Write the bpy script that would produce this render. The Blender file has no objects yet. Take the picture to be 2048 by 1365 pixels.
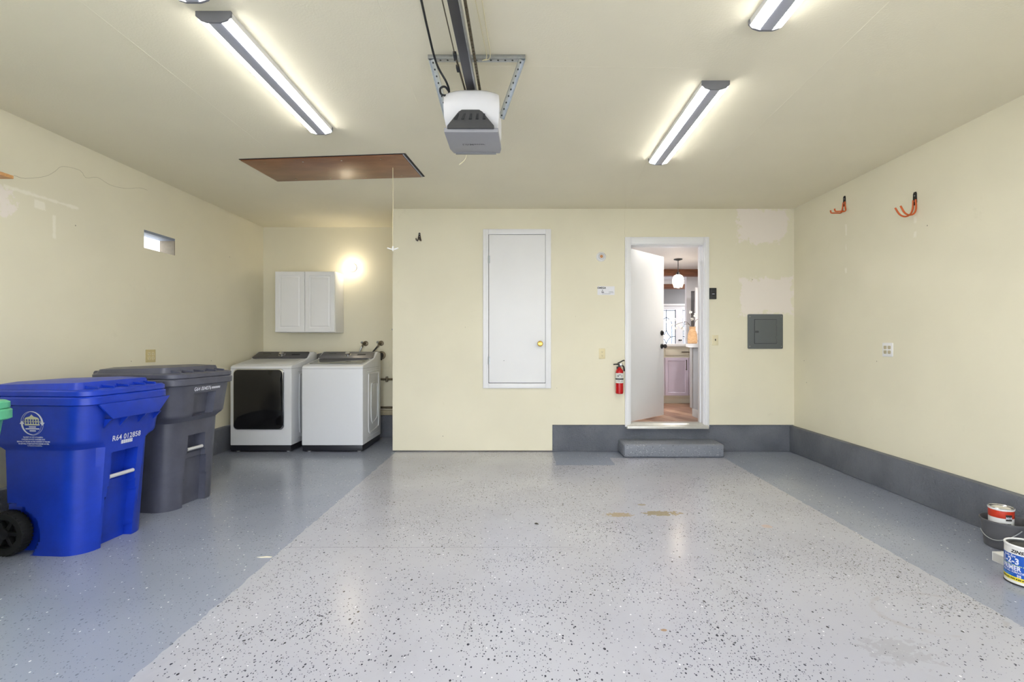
import bpy, bmesh, math, random
from mathutils import Matrix, Vector, Euler
random.seed(7)
sc = bpy.context.scene
C = sc.collection
PI = math.pi
R = math.radians

# ------------------------------------------------------------------ camera, sky, exposure
F = 990.0; VX, VY = 1044.0, 688.0; EYE = 1.21          # focal length and principal point in photo pixels
cam_d = bpy.data.cameras.new('camera'); cam = bpy.data.objects.new('camera', cam_d); C.objects.link(cam)
cam.location = (0, 0, EYE); cam.rotation_euler = (PI/2, 0, 0)
cam_d.sensor_width = 36; cam_d.lens = 36*F/2048
cam_d.shift_x = (1024-VX)/2048; cam_d.shift_y = (VY-682.5)/2048
cam_d.clip_start = 0.02
sc.camera = cam
w = bpy.data.worlds.new('overcast_sky'); sc.world = w; w.use_nodes = True
bgn = w.node_tree.nodes['Background']
bgn.inputs[0].default_value = (0.885, 0.935, 1.0, 1); bgn.inputs[1].default_value = 2.7
sc.view_settings.view_transform = 'Standard'; sc.view_settings.look = 'None'
sc.view_settings.gamma = 1; sc.view_settings.use_curve_mapping = False
sc.view_settings.exposure = 1.13
sc.cycles.use_denoising = True
sc.cycles.max_bounces = 6; sc.cycles.diffuse_bounces = 4; sc.cycles.glossy_bounces = 3
sc.cycles.use_adaptive_sampling = True; sc.cycles.adaptive_threshold = 0.1; sc.cycles.adaptive_min_samples = 16
sc.cycles.transparent_max_bounces = 8; sc.cycles.sample_clamp_indirect = 6
sc.cycles.caustics_reflective = False; sc.cycles.caustics_refractive = False
TUBE_LIGHT = 20.0      # LED batten lenses
BULB_LIGHT = 15.0

def at(px, py, Y):                                      # photo pixel at depth Y -> point
    return Vector(((px-VX)*Y/F, Y, EYE+(VY-py)*Y/F))

# ------------------------------------------------------------------ materials
def lin(r, g, b):
    f = lambda c: (c/255/12.92 if c/255 <= .04045 else ((c/255+.055)/1.055)**2.4)
    return (f(r), f(g), f(b), 1)

class E:                                                # tiny node-expression helper
    def __init__(s, nt, v): s.nt, s.v = nt, v
    def _m(s, op, o=None, o2=None):
        n = s.nt.nodes.new('ShaderNodeMath'); n.operation = op
        for i, q in enumerate((s, o, o2)):
            if q is None: continue
            if isinstance(q, E): s.nt.links.new(q.v, n.inputs[i])
            else: n.inputs[i].default_value = q
        return E(s.nt, n.outputs[0])
    def __add__(s, o): return s._m('ADD', o)
    def __sub__(s, o): return s._m('SUBTRACT', o)
    def __mul__(s, o): return s._m('MULTIPLY', o)
    def lt(s, o): return s._m('LESS_THAN', o)
    def gt(s, o): return s._m('GREATER_THAN', o)
    def abs(s): return s._m('ABSOLUTE')
    def max(s, o): return s._m('MAXIMUM', o)
    def min(s, o): return s._m('MINIMUM', o)
    def sqrt(s): return s._m('SQRT')
    def ramp(s, a, b):                                  # smooth 0..1 between a and b
        n = s.nt.nodes.new('ShaderNodeMapRange'); n.interpolation_type = 'SMOOTHSTEP'
        s.nt.links.new(s.v, n.inputs[0]); n.inputs[1].default_value = a; n.inputs[2].default_value = b
        return E(s.nt, n.outputs[0])

class Mat:
    def __init__(s, name, col, rough=.5, metal=0, spec=.5):
        s.m = bpy.data.materials.new(name); s.m.use_nodes = True; s.nt = s.m.node_tree
        s.b = s.nt.nodes['Principled BSDF']
        s.b.inputs['Base Color'].default_value = col; s.b.inputs['Roughness'].default_value = rough
        s.b.inputs['Metallic'].default_value = metal; s.b.inputs['Specular IOR Level'].default_value = spec
        s.col = col
    def pos(s, obj=False):
        if obj: n = s.nt.nodes.new('ShaderNodeTexCoord'); return n.outputs['Object']
        n = s.nt.nodes.new('ShaderNodeNewGeometry'); return n.outputs['Position']
    def xyz(s, p):
        n = s.nt.nodes.new('ShaderNodeSeparateXYZ'); s.nt.links.new(p, n.inputs[0])
        return [E(s.nt, o) for o in n.outputs]
    def noise(s, p, scale, detail=3, rough=.5, stretch=None):
        if stretch:
            v = s.nt.nodes.new('ShaderNodeVectorMath'); v.operation = 'MULTIPLY'; s.nt.links.new(p, v.inputs[0]); v.inputs[1].default_value = stretch; p = v.outputs[0]
        n = s.nt.nodes.new('ShaderNodeTexNoise'); n.inputs['Scale'].default_value = scale
        n.inputs['Detail'].default_value = detail; n.inputs['Roughness'].default_value = rough
        s.nt.links.new(p, n.inputs['Vector']); return E(s.nt, n.outputs[0])
    def cells(s, p, scale, stretch=None):
        if stretch:
            v = s.nt.nodes.new('ShaderNodeVectorMath'); v.operation = 'MULTIPLY'; s.nt.links.new(p, v.inputs[0]); v.inputs[1].default_value = stretch; p = v.outputs[0]
        n = s.nt.nodes.new('ShaderNodeTexVoronoi'); n.inputs['Scale'].default_value = scale
        n.inputs['Randomness'].default_value = 1; s.nt.links.new(p, n.inputs['Vector'])
        q = s.nt.nodes.new('ShaderNodeSeparateColor'); s.nt.links.new(n.outputs['Color'], q.inputs[0])
        return E(s.nt, n.outputs['Distance']), [E(s.nt, o) for o in q.outputs]
    def mix(s, fac, a, b):
        n = s.nt.nodes.new('ShaderNodeMix'); n.data_type = 'RGBA'
        if isinstance(fac, E): s.nt.links.new(fac.v, n.inputs[0])
        else: n.inputs[0].default_value = fac
        for i, q in ((6, a), (7, b)):
            if isinstance(q, tuple): n.inputs[i].default_value = q
            else: s.nt.links.new(q, n.inputs[i])
        return n.outputs[2]
    def color(s, c): s.nt.links.new(c, s.b.inputs['Base Color'])
    def bump(s, h, strength=.2, dist=.002):
        n = s.nt.nodes.new('ShaderNodeBump'); n.inputs['Strength'].default_value = strength; n.inputs['Distance'].default_value = dist
        s.nt.links.new(h.v, n.inputs['Height']); s.nt.links.new(n.outputs[0], s.b.inputs['Normal'])

def simple(name, rgb, rough=.5, metal=0, var=.06, scale=30, bump=0, spec=.5):
    """one paint/plastic/metal with slight procedural mottling"""
    M = Mat(name, lin(*rgb), rough, metal, spec); p = M.pos(True)
    n = M.noise(p, scale, 4)
    c = lin(*rgb); d = tuple(x*(1-var) for x in c[:3])+(1,); e = tuple(min(1, x*(1+var)) for x in c[:3])+(1,)
    M.color(M.mix(n, d, e))
    if bump: M.bump(n, bump)
    return M.m

def emitter(name, col, strength):
    m = bpy.data.materials.new(name); m.use_nodes = True; nt = m.node_tree
    b = nt.nodes['Principled BSDF']; b.inputs['Base Color'].default_value = (.8, .8, .8, 1)
    b.inputs['Emission Color'].default_value = col; b.inputs['Emission Strength'].default_value = strength
    return m

CREAM = (232, 226, 203)
def wall_paint(name, rgb=CREAM, patches=(), axis='x', streaks=()):
    """cream wall paint with scuffs; patches = unpainted filler areas (u, z, half u, half z)"""
    M = Mat(name, lin(*rgb), .62, 0, .35); p = M.pos(); X, Y, Z = M.xyz(p); U = X if axis == 'x' else Y
    big = M.noise(p, 1.3, 3); c = lin(*rgb)
    col = M.mix(big.ramp(.3, .7), tuple(x*.965 for x in c[:3])+(1,), tuple(min(1, x*1.02) for x in c[:3])+(1,))
    scuff = M.noise(p, 5, 4, .7).ramp(.62, .74)*big.ramp(.45, .7)
    col = M.mix(scuff*.22, col, lin(186, 178, 150))
    d, (r1, r2, r3) = M.cells(p, 5.5, (1, 0, 1) if axis == 'x' else (0, 1, 1))
    col = M.mix(d.lt(.03)*r1.lt(.5)*.7, col, lin(110, 100, 84))           # nail holes
    edge = M.noise(p, 9, 5, .72) if patches or streaks else None
    for (u, z, hu, hz) in patches:
        q = ((U-u).abs()-hu).max((Z-z).abs()-hz) + (edge-.5)*.34
        col = M.mix(q.ramp(.012, -.012)*.92, col, lin(240, 231, 222))
    for (u, z, hu, hz) in streaks:
        q = ((U-u).abs()-hu).max((Z-z).abs()-hz) + (edge-.5)*.055
        col = M.mix(q.ramp(.006, -.006)*.8, col, lin(243, 238, 222))
    M.color(col); M.bump(M.noise(p, 120, 1), .06, .001)
    return M.m

def ceiling_paint():
    M = Mat('ceiling_paint', lin(232, 226, 206), .75, 0, .25); p = M.pos(); c = lin(238, 231, 208)
    M.color(M.mix(M.noise(p, 1.1, 4).ramp(.25, .75), tuple(x*.95 for x in c[:3])+(1,), c))
    M.bump(M.noise(p, 95, 2)*.7+M.noise(p, 1.6, 3, .6, (1, .15, 1))*.5, .35, .003)
    return M.m

def floor_paint():
    M = Mat('epoxy_floor', lin(140, 144, 156), .20, 0, .5); p = M.pos(); X, Y, Z = M.xyz(p)
    wob = (M.noise(p, 14, 2)-.5)*.035
    Xw, Yw = X+wob, Y+wob
    main = Xw.gt(-1.41)*Xw.lt(2.14)*Yw.lt(5.25)
    main = main.max(Xw.gt(-1.41)*X.lt(.34))
    pale = main*(E(M.nt, (Xw.gt(.34)*Xw.lt(.93)*Yw.gt(4.93)).v)*-1+1)
    big = M.noise(p, .9, 2); fine = M.noise(p, 34, 2, .65)
    dk = M.mix(big.ramp(.3, .7), lin(143, 149, 166), lin(153, 159, 175))
    lt = M.mix(big.ramp(.3, .7), lin(170, 171, 183), lin(181, 182, 192))
    dirt = M.noise(p, 3.2, 4, .7, (1, .6, 1)).ramp(.5, .78)
    lt = M.mix(dirt*.22, lt, lin(140, 140, 142)); dk = M.mix(dirt*.12, dk, lin(112, 114, 120))
    col = M.mix(pale, dk, lt)
    dens = M.noise(p, 1.7, 4, .6).ramp(.36, .72)                         # flakes fall in drifts
    flat = (1.0, 0.72, 0.0)
    for scale, size, base, gain in ((46, .22, .08, .55), (84, .30, .14, .75), (140, .34, .16, .75)):
        d, (r1, r2, r3) = M.cells(p, scale, flat)
        keep = r1.lt(dens*gain+base)*d.lt(r2*size+.05)*(pale*.55+.45)
        col = M.mix(keep*r3.lt(.88)*(r2*.35+.65), col, lin(44, 46, 60))
    d, (r1, r2, r3) = M.cells(p, 64, flat)
    col = M.mix(d.lt(r2*.2+.05)*r1.lt(.10), col, lin(228, 229, 234))
    edge = M.noise(p, 26, 3, .7)
    def spot(c, x, y, rx, ry, rgb, k=.85, amp=.9):
        q = ((X-x)*(1/rx))*((X-x)*(1/rx)) + ((Y-y)*(1/ry))*((Y-y)*(1/ry))
        return M.mix((q+(edge-.5)*(amp*2.6)).ramp(1.0, .8)*k, c, lin(*rgb))
    col = spot(col, .68, 3.50, .10, .045, (160, 146, 116), .85, 2.2)      # peeled paint
    col = spot(col, .99, 3.53, .13, .05, (146, 132, 98), .9, 2.2)
    col = spot(col, .90, 3.72, .03, .02, (150, 140, 118))
    col = spot(col, 1.62, 3.28, .035, .03, (196, 170, 150), .6)
    col = spot(col, 1.48, 1.95, .12, .09, (120, 118, 112), .2, 3.0)
    col = spot(col, .60, 2.09, .015, .01, (150, 118, 80))
    q = (((X-1.86)*2.9)*((X-1.86)*2.9)+((Y-2.22)*4.2)*((Y-2.22)*4.2)).sqrt()
    ring = ((q-.75).abs()+(edge-.5)*.22).ramp(.06, .0)
    col = M.mix(ring*.3*M.noise(p, 6, 3).ramp(.35, .6), col, lin(150, 143, 128))
    crack = ((Y+M.noise(p, 3, 4)*.03-2.955).abs()).lt(.0025)*X.lt(.3)*X.gt(-1.4)
    col = M.mix(crack*.6, col, lin(130, 130, 136))
    M.color(col)
    M.bump(fine, .12, .002)
    return M.m

def curb_paint(name='curb_paint'):
    M = Mat(name, lin(112, 115, 125), .42); p = M.pos()
    col = M.mix(M.noise(p, 3, 4).ramp(.3, .7), lin(116, 120, 131), lin(134, 138, 148))
    d, (r1, r2, r3) = M.cells(p, 60)
    col = M.mix(d.lt(r2*.2)*r1.lt(.10), col, lin(46, 48, 54))
    d, (r1, r2, r3) = M.cells(p, 75)
    col = M.mix(d.lt(.15)*r1.lt(.035), col, lin(186, 188, 194))
    M.color(col); M.bump(M.noise(p, 26, 6, .75), 1.0, .03)
    return M.m

def step_paint():
    M = Mat('step_paint', lin(120, 124, 134), .4); p = M.pos()
    d, (r1, r2, r3) = M.cells(p, 70)
    col = M.mix(M.noise(p, 4, 4), lin(118, 122, 132), lin(134, 138, 148))
    col = M.mix(d.lt(r2*.25+.1)*r1.lt(.3), col, lin(60, 62, 70))
    d, (r1, r2, r3) = M.cells(p, 90)
    col = M.mix(d.lt(.25)*r1.lt(.2), col, lin(205, 207, 212))
    M.color(col); M.bump(M.noise(p, 40, 5), .35, .006)
    return M.m

def wood(name, a, b, scale=9, rough=.5, stretch=(1, 8, 8)):
    M = Mat(name, lin(*a), rough); p = M.pos(True)
    M.color(M.mix(M.noise(p, scale, 5, .6, stretch).ramp(.3, .7), lin(*a), lin(*b)))
    return M.m

def glassy(name, tint=(1, 1, 1, 1), gloss=.12, rough=.02):
    m = bpy.data.materials.new(name); m.use_nodes = True; nt = m.node_tree
    for n in list(nt.nodes):
        if n.type == 'BSDF_PRINCIPLED': nt.nodes.remove(n)
    t = nt.nodes.new('ShaderNodeBsdfTransparent'); t.inputs[0].default_value = tint
    g = nt.nodes.new('ShaderNodeBsdfGlossy'); g.inputs['Roughness'].default_value = rough
    nz = nt.nodes.new('ShaderNodeTexNoise'); nz.inputs['Scale'].default_value = 25
    lw = nt.nodes.new('ShaderNodeMath'); lw.operation = 'MULTIPLY'; lw.inputs[1].default_value = gloss*2
    nt.links.new(nz.outputs[0], lw.inputs[0])
    x = nt.nodes.new('ShaderNodeMixShader'); nt.links.new(lw.outputs[0], x.inputs[0])
    nt.links.new(t.outputs[0], x.inputs[1]); nt.links.new(g.outputs[0], x.inputs[2])
    nt.links.new(x.outputs[0], nt.nodes['Material Output'].inputs[0])
    return m

def seeded():
    m = glassy('seeded_glass', (.97, .96, .94, 1), .16, .08); nt = m.node_tree
    out = nt.nodes['Material Output']; prev = out.inputs[0].links[0].from_socket
    t = nt.nodes.new('ShaderNodeBsdfTranslucent'); t.inputs[0].default_value = (.95, .93, .9, 1)
    x = nt.nodes.new('ShaderNodeMixShader'); nz = nt.nodes.new('ShaderNodeTexNoise'); nz.inputs['Scale'].default_value = 40
    mr = nt.nodes.new('ShaderNodeMapRange'); mr.inputs[1].default_value = .3; mr.inputs[2].default_value = .8; mr.inputs[3].default_value = .1; mr.inputs[4].default_value = .5
    nt.links.new(nz.outputs[0], mr.inputs[0]); nt.links.new(mr.outputs[0], x.inputs[0]); nt.links.new(prev, x.inputs[1]); nt.links.new(t.outputs[0], x.inputs[2]); nt.links.new(x.outputs[0], out.inputs[0])
    return m

MT = {}
MT['white_trim'] = simple('white_trim', (236, 236, 238), .4, var=.03, scale=6)
MT['white_door'] = simple('white_door_paint', (236, 236, 237), .42, var=.03, scale=3)
MT['appliance'] = simple('appliance_enamel', (226, 228, 232), .25, var=.01)
MT['black_plastic'] = simple('black_plastic', (26, 26, 28), .45, var=.15)
MT['dark_plastic'] = simple('dark_plastic', (48, 48, 50), .5, var=.1)
MT['chrome'] = simple('chrome', (205, 205, 208), .15, 1, var=.03)
MT['steel'] = simple('galvanised_steel', (178, 182, 186), .38, 1, var=.22, scale=60)
MT['brass'] = simple('brass', (205, 172, 92), .22, 1, var=.06)
MT['old_brass'] = simple('tarnished_brass', (110, 100, 82), .45, .7, var=.2)
MT['panel_grey'] = simple('panel_grey', (96, 101, 102), .5, var=.03)
MT['ivory'] = simple('ivory_plastic', (224, 212, 170), .4, var=.02)
MT['white_plastic'] = simple('white_plastic', (235, 235, 236), .38, var=.02)
MT['grey_plastic'] = simple('grey_plastic', (150, 150, 156), .4, var=.03)
MT['fixture_grey'] = simple('fixture_grey', (176, 178, 190), .35, var=.02)
MT['cap_grey'] = simple('cap_grey', (120, 120, 126), .4, var=.04)
MT['rubber'] = simple('tyre_rubber', (22, 22, 24), .75, var=.2, scale=60, bump=.3)
MT['cord'] = simple('cream_cord', (226, 216, 180), .7, var=.05)
MT['ink'] = simple('black_ink', (34, 36, 40), .6, var=.05)
MT['white_ink'] = simple('white_ink', (222, 224, 236), .5, var=.05)
MT['orange'] = simple('orange_rubber', (206, 96, 40), .5, var=.08)
MT['red'] = simple('red_enamel', (186, 14, 20), .22, var=.04)
MT['hardboard'] = wood('brown_hardboard', (128, 84, 58), (150, 102, 72), 3, .30, (1, 3, 1))
MT['pine'] = wood('pine_board', (196, 140, 84), (214, 164, 108), 12)

# ------------------------------------------------------------------ mesh helpers
def nb(): return bmesh.new()
def merge(bm, tmp, mtx=None):
    if mtx is not None: bmesh.ops.transform(tmp, matrix=mtx, verts=tmp.verts)
    me = bpy.data.meshes.new('t'); tmp.to_mesh(me); tmp.free(); bm.from_mesh(me); bpy.data.meshes.remove(me)
    return bm
def box(bm, x0, x1, y0, y1, z0, z1, bev=0, rot=None, seg=2):
    t = bmesh.new(); bmesh.ops.create_cube(t, size=1)
    bmesh.ops.scale(t, vec=(abs(x1-x0), abs(y1-y0), abs(z1-z0)), verts=t.verts)
    if bev: bmesh.ops.bevel(t, geom=t.edges[:], offset=bev, segments=seg, affect='EDGES', profile=.6)
    m = Matrix.Translation(((x0+x1)/2, (y0+y1)/2, (z0+z1)/2))
    if rot: m = m @ Euler(rot).to_matrix().to_4x4()
    return merge(bm, t, m)
def prism(bm, pts, a, b, axis='x', bev=0, seg=2):
    """closed 2-D outline extruded from a to b along axis; pts are the other two coordinates in order"""
    t = bmesh.new()
    def v(p, q): return {'x': (q, p[0], p[1]), 'y': (p[0], q, p[1]), 'z': (p[0], p[1], q)}[axis]
    A = [t.verts.new(v(p, a)) for p in pts]; B = [t.verts.new(v(p, b)) for p in pts]; n = len(pts)
    t.faces.new(A); t.faces.new(B[::-1])
    for i in range(n): t.faces.new((A[i], A[(i+1) % n], B[(i+1) % n], B[i]))
    bmesh.ops.recalc_face_normals(t, faces=t.faces)
    if bev:
        bmesh.ops.bevel(t, geom=t.edges[:], offset=bev, segments=seg, affect='EDGES', profile=.6, clamp_overlap=True)
    return merge(bm, t)
def lathe(bm, prof, segs=24, mtx=None, cap=True):
    """profile of (r, z) turned around z"""
    t = bmesh.new(); rows = []
    for r, z in prof:
        rows.append([t.verts.new((max(r, 1e-5)*math.cos(2*PI*i/segs), max(r, 1e-5)*math.sin(2*PI*i/segs), z)) for i in range(segs)])
    for a, b in zip(rows, rows[1:]):
        for i in range(segs): t.faces.new((a[i], a[(i+1) % segs], b[(i+1) % segs], b[i]))
    if cap: t.faces.new(rows[0][::-1]); t.faces.new(rows[-1])
    bmesh.ops.recalc_face_normals(t, faces=t.faces)
    return merge(bm, t, mtx)
def along(p0, p1):                                      # matrix taking +z onto p0->p1
    p0, p1 = Vector(p0), Vector(p1); d = p1-p0
    return Matrix.Translation(p0) @ d.to_track_quat('Z', 'Y').to_matrix().to_4x4()
def rod(bm, p0, p1, r, segs=12, r2=None):
    L = (Vector(p1)-Vector(p0)).length
    return lathe(bm, [(r, 0), (r if r2 is None else r2, L)], segs, along(p0, p1))
def curve_pts(pts, n=8):                                # Catmull-Rom through points
    P = [Vector(p) for p in pts]; P = [P[0]*2-P[1]]+P+[P[-1]*2-P[-2]]; out = []
    for i in range(1, len(P)-2):
        a, b, c, d = P[i-1:i+3]
        for k in range(n):
            t = k/n; out.append(.5*((2*b)+(c-a)*t+(2*a-5*b+4*c-d)*t*t+(3*b-a-3*c+d)*t**3))
    out.append(P[-2]); return out
def tube(bm, pts, r, segs=8, smooth=6):
    pts = curve_pts(pts, smooth) if smooth else [Vector(p) for p in pts]
    t = bmesh.new(); rows = []; up = None
    for i, p in enumerate(pts):
        d = (pts[min(i+1, len(pts)-1)]-pts[max(i-1, 0)]).normalized()
        if up is None: up = d.orthogonal().normalized()
        up = (up-d*up.dot(d)).normalized(); sd = d.cross(up)
        rr = r(i/(len(pts)-1)) if callable(r) else r
        rows.append([t.verts.new(p+up*math.cos(2*PI*k/segs)*rr+sd*math.sin(2*PI*k/segs)*rr) for k in range(segs)])
    for a, b in zip(rows, rows[1:]):
        for k in range(segs): t.faces.new((a[k], a[(k+1) % segs], b[(k+1) % segs], b[k]))
    t.faces.new(rows[0][::-1]); t.faces.new(rows[-1]); bmesh.ops.recalc_face_normals(t, faces=t.faces)
    return merge(bm, t)
def torus(bm, R0, r, mtx=None, segs=24, rs=8):
    t = bmesh.new(); rows = []
    for i in range(segs):
        a = 2*PI*i/segs
        rows.append([t.verts.new(((R0+r*math.cos(2*PI*k/rs))*math.cos(a), (R0+r*math.cos(2*PI*k/rs))*math.sin(a), r*math.sin(2*PI*k/rs))) for k in range(rs)])
    for i in range(segs):
        for k in range(rs): t.faces.new((rows[i][k], rows[(i+1) % segs][k], rows[(i+1) % segs][(k+1) % rs], rows[i][(k+1) % rs]))
    bmesh.ops.recalc_face_normals(t, faces=t.faces)
    return merge(bm, t, mtx)
def ball(bm, c, r, sub=2, sc_=(1, 1, 1)):
    t = bmesh.new(); bmesh.ops.create_icosphere(t, subdivisions=sub, radius=r); bmesh.ops.scale(t, vec=sc_, verts=t.verts)
    return merge(bm, t, Matrix.Translation(c))
def rrect(hx, hy, r, n=5, cx=0, cy=0):                  # rounded rectangle outline
    o = []
    for sx, sy, a0 in ((1, 1, 0), (-1, 1, 90), (-1, -1, 180), (1, -1, 270)):
        for k in range(n+1):
            a = R(a0+90*k/n); o.append((cx+sx*(hx-r)+r*math.cos(a), cy+sy*(hy-r)+r*math.sin(a)))
    return o
def loft(bm, sections, cap=True):                       # list of rings of 3-D points, same count
    t = bmesh.new(); rows = [[t.verts.new(p) for p in s] for s in sections]; n = len(rows[0])
    for a, b in zip(rows, rows[1:]):
        for i in range(n): t.faces.new((a[i], a[(i+1) % n], b[(i+1) % n], b[i]))
    if cap: t.faces.new(rows[0][::-1]); t.faces.new(rows[-1])
    bmesh.ops.recalc_face_normals(t, faces=t.faces)
    return merge(bm, t)
def text(bm, s, size, fn, bold=0, align='CENTER', res=3, sx=1):
    """lettering laid out flat, each point (u, v) sent through fn(u, v)"""
    cu = bpy.data.curves.new('t', 'FONT'); cu.body = s; cu.size = size; cu.align_x = align; cu.align_y = 'CENTER'
    cu.resolution_u = res; cu.offset = bold; cu.space_character = 1+bold*20/size*.1
    o = bpy.data.objects.new('t', cu); C.objects.link(o)
    me = bpy.data.meshes.new_from_object(o.evaluated_get(bpy.context.evaluated_depsgraph_get()))
    C.objects.unlink(o); bpy.data.objects.remove(o); bpy.data.curves.remove(cu)
    t = bmesh.new(); t.from_mesh(me); bpy.data.meshes.remove(me)
    for v in t.verts: v.co = Vector(fn(v.co.x*sx, v.co.y))
    return merge(bm, t)
def dashes(bm, fn, u0, u1, v, h, n=6):                    # print too small to read: rows of short marks
    w_ = (u1-u0)/n
    for i in range(n):
        a = u0+i*w_; e = a+w_*(.55+.3*((i*7) % 3)/2)
        vs = [bm.verts.new(fn(u, q)) for u, q in ((a, v-h/2), (e, v-h/2), (e, v+h/2), (a, v+h/2))]; bm.faces.new(vs)
    return bm
def flat(bm, pts2, fn):                                 # flat printed shape through fn
    vs = [bm.verts.new(fn(u, v)) for u, v in pts2]; bm.faces.new(vs); return bm

def mesh_obj(name, bm, mat, parent=None, sharp=35, loc=None):
    me = bpy.data.meshes.new(name); bm.to_mesh(me); bm.free()
    me.materials.append(mat)
    if len(me.polygons):
        me.polygons.foreach_set('use_smooth', [True]*len(me.polygons))
        me.set_sharp_from_angle(angle=R(sharp))
    o = bpy.data.objects.new(name, me); C.objects.link(o)
    if parent: o.parent = parent
    if loc: o.location = loc
    return o
def part(name, bm, mat, parent, label=None, **k):
    o = mesh_obj(name, bm, mat, parent, **k)
    if label: o['label'] = label
    return o
def thing(name, label, cat, loc=(0, 0, 0), rotz=0, group=None):
    o = bpy.data.objects.new(name, None); C.objects.link(o); o.empty_display_size = .1
    o.location = loc; o.rotation_euler = (0, 0, rotz); o['label'] = label; o['category'] = cat
    if group: o['group'] = group
    return o
def solo(name, bm, mat, label, cat, loc=None, group=None, **k):
    o = mesh_obj(name, bm, mat, None, loc=loc, **k); o['label'] = label; o['category'] = cat
    if group: o['group'] = group
    return o
def struct(name, bm, mat, label=None, **k):
    o = mesh_obj(name, bm, mat, **k); o['kind'] = 'structure'
    if label: o['label'] = label
    return o

# ------------------------------------------------------------------ the garage shell
CEIL = 2.725; BACK = 5.55; ALC = 6.43; LX = -3.36; RX = 3.05; JOG = -1.44; FRONT = -0.7; CURB = .30
DX0, DX1, DTOP = 1.20, 2.045, 2.335                     # house door opening
TH = .12
M_back = wall_paint('cream_wall_back', patches=((2.70, 2.54, .27, .185), (2.74, 1.745, .285, .20)))
M_left = wall_paint('cream_wall_left', axis='y', patches=((3.06, 2.15, .20, .07),), streaks=((3.48, 2.235, .27, .010), (3.557, 2.05, .013, .085), (3.45, 2.18, .04, .03)))
M_right = wall_paint('cream_wall_right', axis='y', streaks=((3.84, 2.17, .012, .022), (3.84, 2.06, .012, .02), (4.66, 2.28, .01, .05), (4.66, 2.12, .008, .03), (4.66, 1.9, .008, .02)))
M_alc = wall_paint('cream_wall_alcove')
M_ceil = ceiling_paint(); M_floor = floor_paint(); M_curb = curb_paint()

b = nb(); box(b, LX-.3, RX+.3, FRONT, ALC, -.12, 0)
floor = struct('floor', b, M_floor, 'grey epoxy garage floor with flakes and a pale middle bay')
b = nb(); box(b, LX-.3, RX+.3, FRONT, ALC, CEIL, CEIL+.1)
ceiling = struct('ceiling', b, M_ceil, 'cream painted textured drywall ceiling')
# drywall seams standing slightly proud of the ceiling
for pts in ([at(862, 131, 2.69), at(1420, 134, 2.72)], [(1.03, 2.74, 0), (1.06, 3.4, 0), (1.04, 4.1, 0), (1.16, 5.54, 0)],
            [(-.62, 1.2, 0), (-.66, 3.2, 0)], [(1.62, 2.0, 0), (1.68, 4.4, 0)], [(-1.95, 2.0, 0), (-1.98, 4.0, 0)]):
    b = nb(); tube(b, [(p[0], p[1], CEIL+.0018) for p in pts], .0026, 6, 6)
    part('drywall_seam', b, M_ceil, ceiling)
# back wall with the house doorway
b = nb()
box(b, JOG, .34, BACK, BACK+TH, 0.012, CEIL); box(b, .34, DX0, BACK, BACK+TH, CURB, CEIL)
box(b, DX1, RX+.3, BACK, BACK+TH, CURB, CEIL); box(b, DX0, DX1, BACK, BACK+TH, DTOP, CEIL)
wall_back = struct('wall_back', b, M_back, 'pale yellow garage wall with the house door and filler patches')
b = nb(); rod(b, (1.155, BACK+.001, DTOP+.08), (1.15, BACK+.001, CEIL), .003, 6); part('drywall_seam', b, M_back, wall_back)
b = nb(); box(b, JOG-.012, JOG+.0, BACK+.004, ALC, .012, CEIL)
struct('wall_alcove_side', b, M_alc, 'cream side wall closing the laundry alcove')
b = nb(); box(b, LX-.05, JOG+.1, ALC, ALC+TH, CURB, CEIL); wall_alcove = struct('wall_alcove', b, M_alc, 'cream wall at the back of the laundry alcove')
# left wall with the vent hole
VY0, VY1, VZ0, VZ1 = 4.40, 4.79, 2.065, 2.225
b = nb()
box(b, LX-TH, LX, FRONT, VY0, CURB-.02, CEIL); box(b, LX-TH, LX, VY1, ALC+TH, CURB-.02, CEIL)
box(b, LX-TH, LX, VY0, VY1, CURB-.02, VZ0); box(b, LX-TH, LX, VY0, VY1, VZ1, CEIL)
wall_left = struct('wall_left', b, M_left, 'cream garage wall behind the wheeled bins')
crk = [(28, 351), (50, 357), (90, 353), (110, 343), (125, 333), (160, 341), (172, 356), (195, 355), (220, 370), (250, 377), (280, 376), (295, 381)]
b = nb(); tube(b, [at(x, y, -LX*F/(VX-x))+Vector((.0002, 0, 0)) for x, y in crk], .0011, 5, 3)
part('crack', b, simple('crack_grey', (176, 168, 144), .8), wall_left, 'hairline crack in the plaster')
for (y0, y1, z0, z1), rgb in (((VY0, VY1, VZ1-.022, VZ1), (132, 140, 156)), ((VY1-.008, VY1, VZ0, VZ1-.022), (128, 118, 104))):
    b = nb(); box(b, LX-TH-.02, LX+.002, y0, y1, z0, z1); part('vent_lining', b, simple('vent_lining', rgb, .6, var=.2, scale=40), wall_left)
b = nb(); box(b, RX, RX+TH, FRONT, BACK+TH, CURB-.01, CEIL)
wall_right = struct('wall_right', b, M_right, 'cream garage wall carrying the orange hooks')
# front of the garage: jambs and header around the open overhead door
b = nb(); box(b, LX-.3, -2.75, FRONT-TH, FRONT, 0, CEIL); box(b, 2.45, RX+.3, FRONT-TH, FRONT, 0, CEIL); box(b, -2.75, 2.45, FRONT-TH, FRONT, 2.2, CEIL)
struct('wall_front', b, wall_paint('cream_wall_front'), 'cream wall around the open garage doorway')
b = nb(); box(b, -14, 14, -16, FRONT, -.14, -.02); struct('driveway', b, simple('driveway_concrete', (200, 198, 192), .8, var=.12, scale=4), 'pale concrete driveway outside')
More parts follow.
